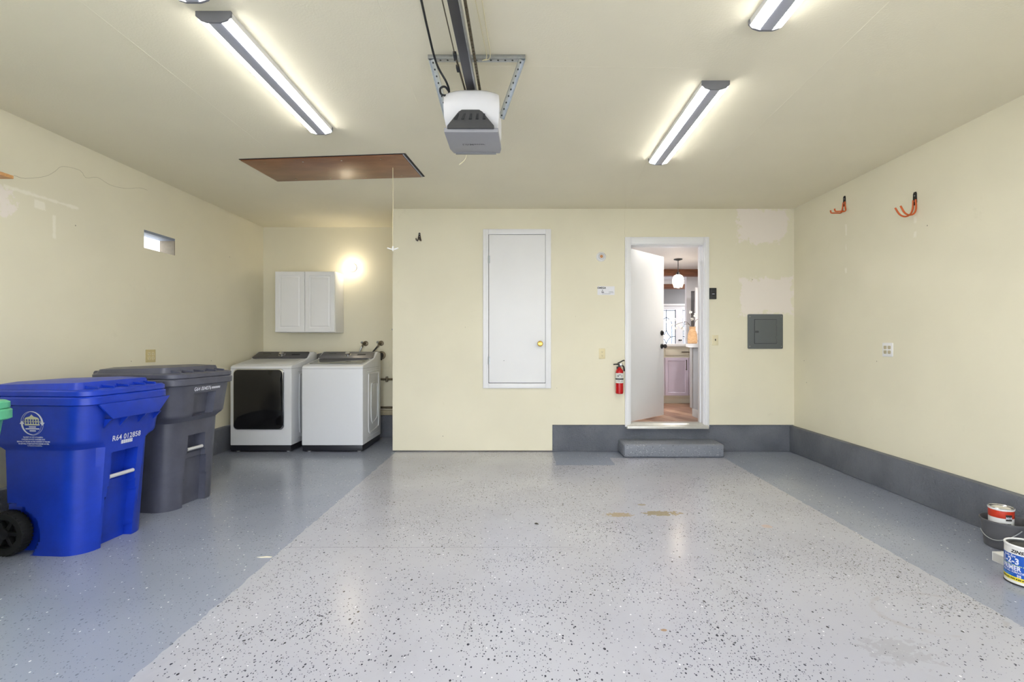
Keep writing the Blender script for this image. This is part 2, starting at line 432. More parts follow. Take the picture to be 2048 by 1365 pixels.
# concrete curbs
def curb(name, x0, x1, y0, y1, z1, n=26):
    b = nb(); box(b, x0, x1, y0, y1, 0, z1, .012, seg=2)
    return struct(name, b, M_curb, 'grey painted concrete curb below the wall')
curb('baseboard_back', .34, RX+.1, BACK+.012, BACK+TH, CURB-.004)
curb('baseboard_right', RX-.045, RX+.1, FRONT, BACK+.02, CURB-.012)
curb('baseboard_left', LX-.1, LX+.03, FRONT, ALC, CURB-.03)
curb('baseboard_alcove', LX-.05, JOG, ALC-.03, ALC+TH, CURB-.012)
b = nb(); box(b, LX+.02, JOG-.014, ALC-.05, ALC-.002, CURB-.012, CURB+.05, .004); struct('trim_1', b, simple('sill_timber', (176, 166, 140), .7, var=.2), 'bare timber sill plate along the alcove curb')

# concrete step
b = nb(); box(b, 1.08, 2.15, 5.25, BACK+.02, 0, .142, .028, seg=3)
solo('concrete_step', b, step_paint(), 'speckled grey concrete step in front of the house door', 'step')

# neighbour's siding seen through the vent hole
nbr = thing('neighbour_wall', 'white lapped siding outside seen through the vent hole', 'siding', (-4.6, 5.6, 0))
b = nb(); box(b, -.12, -.02, -3, 3, 0, 3.2); part('backing', b, MT['white_trim'], nbr)
for k in range(18):
    b = nb(); box(b, -.02, .0, -3, 3, .0+k*.17, .168+k*.17, rot=(0, R(5), 0)); part('siding_board', b, MT['white_trim'], nbr)

# ------------------------------------------------------------------ house door and frame
d1 = bpy.data.objects.new('door_1', None); C.objects.link(d1); d1['kind'] = 'structure'; d1.location = (DX0, BACK, CURB)
d1['label'] = 'white house door standing open into the kitchen'
OW = DX1-DX0; OH = DTOP-CURB
for x0, x1, z0, z1 in ((-.048, .012, -.02, OH+.07), (OW-.012, OW+.048, -.02, OH+.07), (.012, OW-.012, OH-.012, OH+.07)):
    b = nb(); box(b, x0, x1, -.022, .001, z0, z1, .006); box(b, x0+.012, x1-.012, -.03, -.015, z0+.0, z1-.014, .005)
    part('casing', b, MT['white_trim'], d1)
for x0, x1, z0, z1 in ((0, .02, 0, OH), (OW-.02, OW, 0, OH), (.02, OW-.02, OH-.02, OH)):
    b = nb(); box(b, x0, x1, -.01, .15, z0, z1, .003); part('jamb', b, MT['white_trim'], d1)
for x0, x1 in ((OW-.034, OW-.02), (.02, .026)):
    b = nb(); box(b, x0, x1, .05, .09, 0, OH-.02, .002); part('door_stop', b, MT['white_trim'], d1)
b = nb(); prism(b, [(-.06, -.035), (-.06, -.008), (-.02, .005), (.0, .018), (.12, .018), (.12, -.03), (0, -.045)], -.03, OW+.03, 'x', .002)
part('threshold', b, simple('threshold_metal', (206, 204, 196), .35, .4, var=.12), d1, 'worn pale metal threshold')
leaf = part('leaf', box(nb(), 0, .80, 0, .042, .015, OH-.03, .002), MT['white_door'], d1)
leaf.location = (.024, .11, 0); leaf.rotation_euler = (0, 0, R(45.5))
for z in (.90, 1.065):
    b = nb(); m = Matrix.Translation((.745, 0, z-.02)) @ Euler((PI/2, 0, 0)).to_matrix().to_4x4()
    lathe(b, [(.031, 0), (.033, .006), (.028, .012)], 20, m)
    if z < 1: lathe(b, [(.012, .01), (.012, .03), (.022, .036), (.027, .048), (.024, .06), (.01, .064)], 20, m)
    else: lathe(b, [(.024, .01), (.022, .024), (.012, .028)], 20, m)
    part('door_knob' if z < 1 else 'deadbolt', b, MT['black_plastic'], leaf, 'black door knob' if z < 1 else 'black deadbolt')
for z in (.25, 1.0, 1.75):
    b = nb(); rod(b, (-.006, -.004, z), (-.006, -.004, z+.09), .006, 8); part('hinge', b, MT['old_brass'], leaf)

# ------------------------------------------------------------------ closet door with trim
d2 = bpy.data.objects.new('door_2', None); C.objects.link(d2); d2['kind'] = 'structure'; d2.location = (-.437, BACK, .711)
d2['label'] = 'small white closet door set above the floor with brass knob'
cw, ch = .762, 1.783
b = nb(); box(b, .05, cw-.05, -.004, .001, .05, ch-.05); part('gap_backing', b, MT['ink'], d2)
for x0, x1, z0, z1 in ((0, .062, 0, ch), (cw-.062, cw, 0, ch), (.062, cw-.062, 0, .056), (.062, cw-.062, ch-.06, ch)):
    b = nb(); box(b, x0, x1, -.018, .001, z0, z1, .004)
    box(b, x0+.006, x1-.022 if x1-x0 < .1 else x1, -.024, -.012, z0+.006, z1-.006, .004); part('trim', b, MT['white_trim'], d2)
lf = part('leaf', box(nb(), .067, cw-.065, -.014, -.002, .062, ch-.064, .002), MT['white_door'], d2)
b = nb(); m = Matrix.Translation((.64, -.014, .50)) @ Euler((PI/2, 0, 0)).to_matrix().to_4x4()
lathe(b, [(.032, 0), (.03, .006), (.012, .012), (.012, .03), (.026, .038), (.03, .05), (.024, .062), (.008, .065)], 22, m)
part('door_knob', b, MT['brass'], lf, 'polished brass knob')
for z in (.27, 1.40):
    b = nb(); rod(b, (.065, -.022, z), (.065, -.022, z+.085), .0065, 8); box(b, .067, .078, -.017, -.013, z, z+.085); part('hinge', b, MT['steel'], lf)
b = nb(); ball(b, (.235, -.0145, .31), .004, 1); part('screw_hole', b, MT['ink'], lf)

# ------------------------------------------------------------------ LED battens
def batten(x, y0, y1, label, cord=None):
    L = y1-y0; t = thing('led_batten', label, 'ceiling light', (x, y0, CEIL), 0, 'LED battens on the ceiling')
    H = .044
    b = nb(); box(b, -.076, .076, .002, L-.002, -.028, 0); part('back_tray', b, MT['white_plastic'], t)
    b = nb(); prism(b, [(-.034, -.016), (-.030, -H-.003), (-.025, -H-.006), (.025, -H-.006), (.030, -H-.003), (.034, -.016)], .004, L-.004, 'y'); part('spine', b, MT['fixture_grey'], t)
    for s in (-1, 1):
        pr = [(s*.0345, -.028), (s*.0308, -H+.001), (s*.062, -H+.002), (s*.071, -H+.0075), (s*.0755, -.031), (s*.0755, -.028)]
        b = nb(); prism(b, pr, .012, L-.012, 'y'); part('lens', b, MT['led'], t, 'glowing white diffuser')
    for y in (0, L-.012):
        b = nb(); prism(b, [(-.081, 0), (-.081, -.023), (-.062, -H+.002), (-.03, -H-.008), (.03, -H-.008), (.062, -H+.002), (.081, -.023), (.081, 0)], y, y+.012, 'y', .002)
        part('end_cap', b, MT['cap_grey'], t)
    return t
MT['downlight'] = emitter('downlight_lens', (1.0, .96, .90, 1), 300)  # glow of the added kitchen ceiling lamps
MT['led'] = emitter('led_diffuser', (1.0, .985, .955, 1), TUBE_LIGHT)
batten(-1.405, 2.25, 3.47, 'lit LED batten beside the brown attic hatch')
batten(1.115, 2.845, 4.055, 'lit LED batten along the ceiling crack near the house door')
batten(-1.41, .91, 2.13, 'lit LED batten between the garage opening and the batten by the attic hatch')
batten(1.14, 1.10, 2.32, 'lit LED batten between the garage opening and the batten along the ceiling crack')

# ------------------------------------------------------------------ attic hatch and pull cord
h = thing('attic_hatch', 'brown hardboard attic ladder hatch set in the ceiling', 'hatch', (-1.60, 4.265, CEIL), R(-5.0))
b = nb(); box(b, -.70, .70, -.272, .272, -.004, 0); part('gap_backing', b, MT['ink'], h)
b = nb(); box(b, -.69, .672, -.262, .262, -.012, -.003, .001); part('panel', b, MT['hardboard'], h)
b = nb(); box(b, .676, .684, -.266, .266, -.010, -.003); part('edge_strip', b, MT['fixture_grey'], h)
for i in range(4):
    for s in (-1, 1):
        b = nb(); lathe(b, [(.007, 0), (.005, .003)], 8, Matrix.Translation((-.5+i*.33+s*.02, s*.2, -.0145))); part('screw', b, MT['chrome'], h)
pc = thing('pull_cord', 'thin cream pull cord with a plastic T handle hanging from the attic hatch', 'cord', (-1.10, 4.215, 2.02))
b = nb(); tube(b, [(0, 0, .69), (.002, 0, .4), (-.002, 0, .15), (0, 0, .01)], .0028, 6, 5); part('cord', b, MT['cord'], pc)
b = nb(); tube(b, [(-.046, 0, .006), (-.025, 0, -.002), (0, 0, -.005), (.025, 0, -.002), (.046, 0, .006)], .0055, 8, 4); rod(b, (0, 0, .02), (0, 0, -.018), .007, 8); part('handle', b, MT['white_plastic'], pc)

# ------------------------------------------------------------------ garage door opener
op = thing('garage_door_opener', 'white garage door opener motor with dark vents hanging from steel straps', 'door opener', (-.268, 2.62, 2.33))
def oring(z, hw, fr, bk, bulge, n=10):
    o = []
    for k in range(n+1):
        a = -1+2*k/n; o.append((hw*a, fr-bulge*(1-abs(a)**2.6), z))
    return o+[(hw, fr+.03, z), (hw, bk, z), (-hw, bk, z), (-hw, fr+.03, z)]
b = nb(); loft(b, [oring(.028, .128, .05, .27, .01), oring(.05, .140, .030, .28, .02), oring(.09, .1465, .006, .285, .035), oring(.15, .1475, .0, .285, .042), oring(.198, .1455, .004, .28, .042), oring(.212, .136, .016, .27, .04)])
part('housing', b, simple('opener_white', (216, 216, 220), .4, var=.02), op, sharp=50)
b = nb(); g = [(-.045, .098), (.045, .098), (.062, .088), (.122, .018), (.122, .004), (-.122, .004), (-.122, .018), (-.062, .088)]
vs = [[(x, -.036-.012*(1-(x/.13)**2)+.0-max(0, .03-z)*.2, z) for x, z in g], [(x, .02, z) for x, z in g]]
loft(b, vs); gr = part('vent_grille', b, simple('grille_grey', (66, 66, 68), .4), op, sharp=20)
for i in range(5):
    x = -.072+.036*i; b = nb(); prism(b, [(x-.008-.004*(i < 2), .048), (x+.006-.004*(i < 2), .048), (x+.012-.002*i, .076), (x+.004-.002*i, .076)], -.051, -.046, 'y'); part('vent_slot', b, MT['ink'], gr)
b = nb(); prism(b, [(-.140, -.03), (.144, -.03), (.150, .20), (.140, .262), (-.128, .262), (-.142, .20)], -.012, .012, 'z', .004); pl = part('lamp_cover', b, MT['grey_plastic'], op)
b = nb(); text(b, 'LiftMaster', .030, lambda u, v: (u, .13+v, -.0125), .0004); part('lettering', b, simple('dark_grey_ink', (92, 92, 98), .5), pl)
b = nb(); box(b, -.118, .118, .248, .27, -.016, .004, .003); part('lower_lip', b, simple('lip_grey', (128, 128, 132), .4), op)
# mounting bar and straps, perforated
HOLE = MT['ink']
br = part('mounting_bar', box(nb(), -.225, .285, -.03, .008, .375, .394, .001), MT['steel'], op)
for i in range(13):
    b = nb(); lathe(b, [(.0055, 0), (.0055, .002)], 8, Matrix.Translation((-.2+i*.038, -.012, .374))); part('bolt_hole', b, HOLE, br)
for x0, x1, d in ((-.205, -.140, 0), (.268, .150, 0)):
    p0, p1 = Vector((x0, -.02, .385)), Vector((x1, .10, .12)); L = (p1-p0).length
    b = nb(); box(b, -.015, .015, -.0015, .0015, 0, L); box(b, (.012 if x0 > 0 else -.015), (.015 if x0 > 0 else -.012), -.0015, .016, 0, L)
    st = part('strap', b, MT['steel'], op); st.matrix_local = Matrix.Translation(p0)@(p1-p0).to_track_quat('Z', 'X').to_matrix().to_4x4()@Matrix.Rotation(R(90), 4, 'Z')
    for i in range(9):
        b = nb(); lathe(b, [(.005, -.0022), (.005, .0022)], 8, Matrix.Translation((0, 0, .025+i*L/9.2))@Matrix.Rotation(R(90), 4, 'X')); part('bolt_hole', b, HOLE, st)
# rail, chain, trolley wire
rl = part('rail', box(nb(), -.026+.0, .018, -2.9, .12, .225, .262, .002), simple('rail_dark', (70, 70, 76), .35, .6, var=.1), op, 'dark steel rail')
b = nb(); box(b, .018, .024, -2.9, .12, .224, .263); part('rail_flange', b, MT['steel'], rl)
b = nb()
for i in range(220):
    y = .06-i*.0135; box(b, .036, .048, y-.0055, y+.0055, .238 if i % 2 else .236, .249 if i % 2 else .251)
ck = part('drive_chain', b, MT['old_brass'], op, 'oily roller chain'); ck['kind'] = 'stuff'
b = nb(); rod(b, (-.052, -2.9, .250), (-.050, -.28, .250), .0028, 6); rod(b, (-.050, -.28, .25), (-.038, .06, .246), .005, 6); part('chain_rod', b, MT['old_brass'], op)
for yy in (-.27, -.16):
    b = nb(); box(b, -.058, -.042, yy-.022, yy+.022, .240, .258, .003); part('turnbuckle', b, MT['ink'], op)
b = nb(); tube(b, [(-.14, .04, .20), (-.118, .0, .215), (-.125, -.05, .24), (-.165, -.12, .30), (-.175, -.3, .36), (-.165, -.6, .375), (-.155, -1.2, .385), (-.15, -2.0, .385)], .0055, 8, 8)
tube(b, [(-.118, .0, .215), (-.135, -.03, .225), (-.158, -.035, .215), (-.16, -.01, .20), (-.14, .0, .195), (-.12, .01, .205)], .0055, 8, 6); part('power_cable', b, MT['black_plastic'], op, 'black power cable')
for dx in (0, .03):
    b = nb(); tube(b, [(.06, -.02, .368), (.085+dx*.6, -.05, .372), (.075+dx*.8, -.25, .380), (.06+dx, -.55, .385), (.05+dx, -.9, .388), (.05+dx, -1.6, .389)], .0022, 6, 6); part('signal_wire', b, MT['cord'], op)
b = nb(); tube(b, [(-.06, .27, .0), (-.058, .275, -.02), (-.07, .28, -.045), (-.10, .285, -.068)], .0018, 6, 6); part('antenna_wire', b, MT['cord'], op)

# ------------------------------------------------------------------ wheeled bins
def wheelie(label, loc, rz, k, rgb, apron, num, barcode, emblem=False):
    t = thing('wheeled_bin', label, 'bin', loc, rz, 'wheeled bins along the wall')
    m = Mat('bin_plastic', lin(*rgb), .38); p = m.pos(True); n = m.noise(p, 7, 6, .7); c = lin(*rgb)
    col = m.mix(n.ramp(.3, .7), tuple(x*.86 for x in c[:3])+(1,), tuple(min(1, x*1.1) for x in c[:3])+(1,))
    sx = m.noise(p, 22, 5, .75, (1, 1, 3)).ramp(.68, .76)*m.noise(p, 3, 2).ramp(.5, .65)
    col = m.mix(sx*.35, col, tuple(min(1, x*1.5+.06) for x in c[:3])+(1,)); m.color(col); m.bump(m.noise(p, 160, 2), .05, .001)
    mat = m.m
    H = .885*k; SH = .63*k
    # front is +x, width along y
    def dims(z):
        u = z/H
        if z > SH+.02*k: xf, hw, xb = -.035+.035*(u-.7)/.3, .275+.018*(u-.7)/.3, -.63
        elif z > SH-.025*k:
            f = (z-(SH-.025*k))/(.045*k); f = f*f*(3-2*f)
            xf, hw, xb = -.072+.037*f, .254+.021*f, -.575-.055*f
        else: xf, hw, xb = -.105+.033*z/SH,  .235+.019*z/SH, -.575
        return xf*k, hw*k, xb*k
    fy = sorted(set([-1, -.75, -.5, 0, .5, .75, 1]+[s*q for s in (-1, 1) for q in (.30, .60, .62, .68, .70, .76, .78, .86, .88)]))
    zs = sorted(set([0, .02]+[H*i/44 for i in range(1, 45)]+[q*k for q in (.385, .39, .56, .565, .33, .335, .80, .805, .25, .64, .605, .655, .5, .505, .37)]))
    r = .115*k; NS = 30
    def flatx(z): return (-.105+.075*min(1, z/(.72*k)) if z < .72*k else -.030+.03*(z-.72*k)/(H-.72*k))*k
    def ring(z):
        xf, hw, xb = dims(z); o = []
        F_ = hw-r
        def dep(y):
            a = abs(y)/k; zz = z/k; d = 0
            if apron:
                lim = .085 if zz > .385 else (.105 if zz < .25 else .085+.02*(.385-zz)/.135)
                if zz <= .562 and a < lim: d = .075 if zz > .388 else .05
            else:
                if .642 < zz < .802 and a < .088: d = .05
                if .375 < zz < .502 and a < .07: d = .08
                if zz <= .332 and a < .098: d = .045
                elif .332 < zz <= .375 and a < .085: d = .03
            return d*k
        for q in fy:
            y = q*F_; x = xf
            if apron: f = min(1, max(0, (.19-abs(y)/k)/.03)); x = xf+(flatx(z)-xf)*f
            o.append((x-dep(y), y, z))
        for j in range(1, 7):
            a = R(90*j/7); o.append((xf-r+r*math.cos(a), F_+r*math.sin(a), z))
        WX, WZ = -.545*k, .125
        def side(x, s):
            y = hw
            if ((x-WX)/.195)**2+((z-WZ)/.165)**2 < 1: y = min(y, .165*k)
            return (x, s*y, z)
        rb = .04*k
        for j in range(NS+1): o.append(side(xf-r+(xb+rb-(xf-r))*j/NS, 1))
        o.append((xb, (hw-rb), z))
        for q in (.5, 0, -.5): o.append((xb, q*(hw-rb), z))
        o.append((xb, -(hw-rb), z))
        for j in range(NS, -1, -1): o.append(side(xf-r+(xb+rb-(xf-r))*j/NS, -1))
        for j in range(6, 0, -1):
            a = R(90*j/7); o.append((xf-r+r*math.cos(a), -F_-r*math.sin(a), z))
        return o
    b = nb(); loft(b, [ring(z) for z in zs]); body = part('body', b, mat, t, sharp=28)
    # rim band
    def rr(hx0, hx1, hw, rad, z, n=7):
        o = rrect((hx1-hx0)/2, hw, rad, n, (hx0+hx1)/2, 0); return [(x*k, y*k, z*k) for x, y in o]
    b = nb(); loft(b, [rr(-.63, .008, .296, .10, .862), rr(-.635, .016, .306, .10, .868), rr(-.635, .016, .306, .10, .905), rr(-.63, .010, .30, .10, .912)])
    part('rim', b, mat, t)
    if apron:
        ap = part('grab_flange', prism(nb(), [(-.255, .868), (-.165, .775), (.165, .775), (.255, .868)], .022, .034, 'x', .002), mat, t)
        for s in (-.16, -.05, .08, .19):
            b = nb(); prism(b, [(-.04, .775), (.024, .775), (-.045, .70)], s-.006, s+.006, 'y'); part('gusset', b, mat, ap)
        ap.scale = (k, k, k)
    # lid
    ld = nb()
    loft(ld, [rr(-.655, .006, .292, .095, .912), rr(-.66, .012, .298, .095, .918), rr(-.66, .012, .298, .095, .942), rr(-.65, .0, .288, .09, .95)])
    def dome(x0, x1, hw, z0, z1):                        # top sloping slightly
        return [(x*k, y*k, (z0+(z1-z0)*(x+.65)/.6)*k) for x, y in rrect((x1-x0)/2, hw, .05, 4, (x0+x1)/2, 0)]
    loft(ld, [dome(-.64, -.095, .266, .945, .945), dome(-.625, -.105, .252, .974, .990), dome(-.60, -.20, .17, .984, 1.004)])
    lid = part('lid', ld, mat, t, sharp=30)
    for y in (-.2, -.1, .0, .12, .2):
        b = nb(); prism(b, [(-.11, .948), (-.02, .948), (-.025, .962), (-.108, .968)], y-.005, y+.005, 'y'); part('lid_rib', b, mat, lid)
        lid.children[-1].scale = (k, k, k) if lid.children else (1, 1, 1)
    # rear handle and hinge ears
    b = nb()
    for s in (-1, 1): tube(b, [(-.58*k, s*.15*k, .90*k), (-.64*k, s*.16*k, .925*k), (-.675*k, s*.165*k, .945*k)], .022*k, 10, 4)
    rod(b, (-.675*k, -.205*k, .945*k), (-.675*k, .205*k, .945*k), .020*k, 12); part('handle', b, mat, t)
    # lift bar
    zb = (.415 if apron else .40)*k; xb_ = (flatx(zb) if apron else dims(zb)[0])-.012*k; hw = (.085 if apron else .07)*k
    b = nb(); rod(b, (xb_, -hw, zb), (xb_, hw, zb), .012*k, 12); part('lift_bar', b, MT['bar_white'], t, 'pale metal lift bar')
    # wheels
    for s in (-1, 1):
        m4 = Matrix.Translation((-.545*k, s*.232*k, .125))@Matrix.Rotation(R(-90*s), 4, 'X')
        b = nb(); lathe(b, [(.085, -.028), (.118, -.03), (.125, -.02), (.125, .02), (.118, .03), (.085, .028), (.085, -.028)], 36, m4, False)
        for i in range(36):
            a = 2*PI*i/36; t2 = nb(); box(t2, -.004, .004, -.006, .006, -.028, .028); merge(b, t2, m4@Matrix.Rotation(a, 4, 'Z')@Matrix.Translation((.122, 0, 0)))
        wh = part('wheel', b, MT['rubber'], t)
        b = nb(); lathe(b, [(.03, -.02), (.03, .026), (.012, .03)], 18, m4); lathe(b, [(.088, -.02), (.088, .018), (.078, .02), (.078, -.02)], 30, m4, False)
        lathe(b, [(.08, -.012), (.08, -.008)], 24, m4)
        for i in range(6):
            t2 = nb(); box(t2, .02, .085, -.011, .011, -.01, .018, .004); merge(b, t2, m4@Matrix.Rotation(2*PI*i/6, 4, 'Z'))
        part('hub', b, MT['black_plastic'], wh)
    b = nb(); rod(b, (-.545*k, -.2*k, .125), (-.545*k, .2*k, .125), .012, 10); part('axle', b, MT['dark_plastic'], t)
    # numbers on the front
    if num:
        zt = (.635 if apron else .832)*k; sz = (.052 if apron else .038)*k
        u0 = 0 if apron else -.03
        def fn(u, v):
            z = zt+v; return ((flatx(z) if apron else dims(z)[0])+.0025, u+u0*k, z)
        b = nb()
        if apron:
            zt = .645*k; text(b, num, sz*.86, fn, .0006, sx=.9); part('number', b, MT['white_ink'], t)
            b = nb(); zt = .615*k
            for i in range(18):
                q = -.038+i*.0045; flat(b, [(q, -.011), (q+.002+.0022*((i*7) % 3 != 0), -.011), (q+.002+.0022*((i*7) % 3 != 0), .011), (q, .011)], fn)
        else:
            text(b, num, sz, fn, .0008, sx=.8); part('number', b, MT['white_ink'], t)
            b = nb(); u0 = .095
            for i in range(20):
                q = -.044+i*.0045; flat(b, [(q, -.008), (q+.002+.0022*((i*5) % 3 != 0), -.008), (q+.002+.0022*((i*5) % 3 != 0), .008), (q, .008)], fn)
        part('barcode', b, MT['white_ink'], t)
    if emblem:                                           # printed emblem on the side facing the room
        ex, ez = -.335*k, .765*k
        def sn(u, v):
            z = ez+v; return (ex+u, -dims(z)[1]-.0018, z)
        b = nb(); n = 40
        def arc(a0, a1, r0a, r0b, r1a, r1b):
            pts = []
            for j in range(n+1):
                f = j/n; a = R(a0+(a1-a0)*f); pts.append(((r0a+(r0b-r0a)*f), (r1a+(r1b-r1a)*f), a))
            for p, q in zip(pts, pts[1:]):
                flat(b, [(p[0]*math.cos(p[2]), p[0]*math.sin(p[2])), (p[1]*math.cos(p[2]), p[1]*math.sin(p[2])), (q[1]*math.cos(q[2]), q[1]*math.sin(q[2])), (q[0]*math.cos(q[2]), q[0]*math.sin(q[2]))], sn)
        ro = .068
        arc(100, 0, ro-.003, ro-.013, ro, ro); arc(280, 180, ro-.003, ro-.013, ro, ro)
        arc(100, 175, ro-.0018, ro-.0018, ro, ro); arc(-80, -5, ro-.0018, ro-.0018, ro, ro)
        arc(100, 175, ro-.005, ro-.014, ro-.0035, ro-.0125); arc(-80, -5, ro-.005, ro-.014, ro-.0035, ro-.0125)
        for s in (1, -1): flat(b, [(s*(ro-.022), .004*s), (s*(ro+.008), .004*s), (s*(ro-.0065), -.014*s)], sn)
        for (u0_, v0, u1, v1) in ((-.02, -.024, .022, -.018), (-.042, -.035, .042, -.028), (-.018, -.046, .02, -.04)):
            flat(b, [(u0_, v0), (u1, v0), (u1, v1), (u0_, v1)], sn)
        part('emblem', b, MT['white_ink'], t, 'white ring of two recycling arrows')
        b = nb()                                         # little hall with columns
        flat(b, [(-.046, .022), (.046, .022), (.036, .032), (.012, .038), (.006, .044), (0, .05), (-.006, .044), (-.012, .038), (-.036, .032)], sn)
        for i in range(6):
            q = -.042+i*.0155; flat(b, [(q, -.004), (q+.006, -.004), (q+.006, .022), (q, .022)], sn)
        flat(b, [(-.045, -.012), (.045, -.012), (.045, -.004), (-.045, -.004)], sn)
        text(b, 'CITY OF ALAMEDA', .0125, lambda u, v: sn(u, v+.009), .0002); part('emblem_building', b, simple('cream_ink', (206, 206, 176), .5), t, 'cream drawing of a hall with columns')
        b = nb()
        for i, s in enumerate(('PROPERTY OF CITY OF ALAMEDA', 'CONTAINS 50% POST CONSUMER HDPE', 'REMOVAL OF THIS BIN OR THE CONTENTS OF THIS BIN', 'BY ANYONE, OTHER THAN THE LICENSED HAULER,', 'IS STRICTLY PROHIBITED.')):
            text(b, s, .0105, lambda u, v, i=i: sn(u, v-.080-i*.0125), .0004, sx=.7, res=1)
        part('lettering', b, MT['white_ink'], t)
    return t
MT['bar_white'] = simple('lift_bar_white', (206, 206, 208), .35, .2, var=.06)
wheelie('blue recycling bin with recycling arrows and white number on its front', (-2.385, 3.03, 0), R(-4), 1.0, (16, 54, 172), True, 'R64 012858', True, True)
wheelie('dark grey wheeled bin standing between the blue bin and the dryer', (-2.385, 3.745, 0), R(-7), 1.05, (80, 82, 96), False, 'G64 004076', True)
wheelie('green wheeled bin next to the blue recycling bin', (-2.365, 2.035, 0), R(0), 1.0, (88, 178, 138), False, None, False)

# ------------------------------------------------------------------ washer and dryer
W_, D_ = .682, .70
PROF = [(0, .075), (0, .925), (.006, .955), (.03, .968), (.415, 1.028), (.565, 1.106), (.60, 1.112), (.69, 1.10), (.70, 1.06), (.70, .075)]
glass_dark = Mat('smoked_glass', lin(20, 20, 22), .06, 0, .55); glass_dark.color(glass_dark.mix(glass_dark.noise(glass_dark.pos(True), 3), lin(18, 18, 20), lin(26, 26, 28)))
glass_lid = Mat('tinted_lid_glass', lin(112, 116, 118), .07, 0, .6); glass_lid.color(glass_lid.mix(glass_lid.noise(glass_lid.pos(True), 5), lin(104, 108, 110), lin(124, 128, 130)))
M_brushed = simple('brushed_panel', (122, 122, 128), .35, .6, var=.08, scale=12)
M_brushed2 = simple('brushed_panel_dark', (92, 92, 97), .38, .5, var=.06, scale=12)
def appliance(name, label, cat, x0, washer):
    t = thing(name, label, cat, (x0, 5.52, 0))
    b = nb(); prism(b, PROF, 0, W_, 'x', .012, 3); body = part('cabinet', b, MT['appliance'], t, sharp=30)
    b = nb(); box(b, .006, W_-.006, .006, D_-.01, .012, .082, .006); part('base', b, simple('base_navy', (34, 35, 42), .4), t, 'black plinth')
    for x in (.06, W_-.06):
        for y in (.06, D_-.06):
            b = nb(); lathe(b, [(.022, 0), (.02, .014)], 12, Matrix.Translation((x, y, 0))); part('foot', b, MT['white_plastic'] if y < .1 else MT['black_plastic'], t)
    # seam round the top deck
    b = nb(); box(b, -.0008, W_+.0008, -.0008, D_-.05, .930, .9335); part('deck_seam', b, simple('seam_grey', (150, 152, 158), .5), t)
    # control panel
    sl = math.atan2(.078, .15); P0 = Vector((0, .415, 1.028)); dv = Vector((0, math.cos(sl), math.sin(sl))); nv = Vector((0, -math.sin(sl), math.cos(sl)))
    m4 = Matrix.Translation(P0)@Matrix.Rotation(sl, 4, 'X')
    b = nb(); o = [(.03, .004), (W_-.03, .004), (W_-.012, .02), (W_-.03, .15), (W_-.05, .164), (.05, .164), (.03, .15), (.012, .02)]
    prism(b, o, .002, .011, 'z', .002); cp = part('control_panel', b, M_brushed if washer else M_brushed2, t); cp.matrix_local = m4
    b = nb(); kz = Matrix.Translation((.345, .082, .010)); lathe(b, [(.040, 0), (.040, .004), (.034, .006)], 28, kz)
    part('dial_ring', b, MT['chrome'], cp)
    b = nb(); lathe(b, [(.031, .004), (.030, .028), (.026, .032)], 28, kz); part('dial', b, MT['chrome'], cp)
    b = nb(); box(b, .46, .56, .075, .105, .0105, .0125, .001); part('display', b, MT['ink'], cp)
    b = nb(); dashes(b, lambda u, v: (.155+u, .112+v, .0118), -.05, .05, 0, .012, 7); part('lettering', b, MT['ink'], cp)
    # top deck: sloped
    s2 = math.atan2(.06, .385); m5 = Matrix.Translation((0, .03, .968))@Matrix.Rotation(s2, 4, 'X')
    if washer:
        b = nb(); prism(b, rrect(.315, .178, .03, 5, W_/2, .20), .001, .006, 'z', .002); ld = part('lid_frame', b, simple('lid_frame', (196, 198, 202), .3), t); ld.matrix_local = m5
        b = nb(); prism(b, rrect(.298, .160, .03, 6, W_/2, .205), .004, .0085, 'z', .001); part('lid_glass', b, glass_lid.m, ld, 'smoked glass lid')
    else:
        b = nb(); prism(b, rrect(.30, .165, .04, 6, W_/2, .20), .0005, .004, 'z', .002); ld = part('top_panel', b, MT['appliance'], t); ld.matrix_local = m5
        b = nb(); prism(b, rrect(.282, .338, .045, 6, .325, .592), -.014, .004, 'y', .004); part('door_frame', b, MT['chrome'], t, 'bright door frame')
        b = nb(); prism(b, rrect(.270, .330, .05, 7, .320, .590), -.022, -.006, 'y', .004); part('door_glass', b, glass_dark.m, t, 'black glass door')
    # pressed panels on the sides
    for s, x in ((1, W_), (-1, 0)):
        for i, (y0, y1, z0, z1) in enumerate(((.20, .60, .20, .86), (.30, .55, .30, .74))):
            ch_ = .06
            b = nb(); tube(b, [(x, y0+.03, z1), (x, y1-ch_, z1), (x, y1, z1-ch_), (x, y1, z0+ch_), (x, y1-ch_, z0), (x, y0+.05, z0-.03)], .008, 6, 3)
            tube(b, [(x, y0+.03, z1), (x, y0, z1-.06), (x, y0, z0+.05), (x, y0+.05, z0-.03)], .008, 6, 3)
            part('pressed_rib', b, MT['appliance'], t)
        for zr in (.885, .13): part('pressed_rib', tube(nb(), [(x, .15, zr), (x, .62, zr)], .005, 6, 2), MT['appliance'], t)
    return t
appliance('clothes_dryer', 'white clothes dryer with a black glass door', 'dryer', -3.255, False)
appliance('washing_machine', 'white top loading washing machine with glass lid beside the dryer', 'washing machine', -2.457, True)

# dryer duct
b = nb(); pts = [(-2.66, 6.33, .55), (-2.66, 6.33, .85), (-2.64, 6.325, .99), (-2.58, 6.32, 1.035), (-2.52, 6.32, 1.03), (-2.47, 6.33, .96), (-2.46, 6.335, .8)]
tube(b, pts, lambda f: .05+.004*math.sin(f*150), 14, 20)
solo('dryer_duct', b, simple('duct_foil', (120, 122, 124), .5, .3, var=.2, scale=60), 'grey flexible vent duct between dryer and washing machine', 'duct')

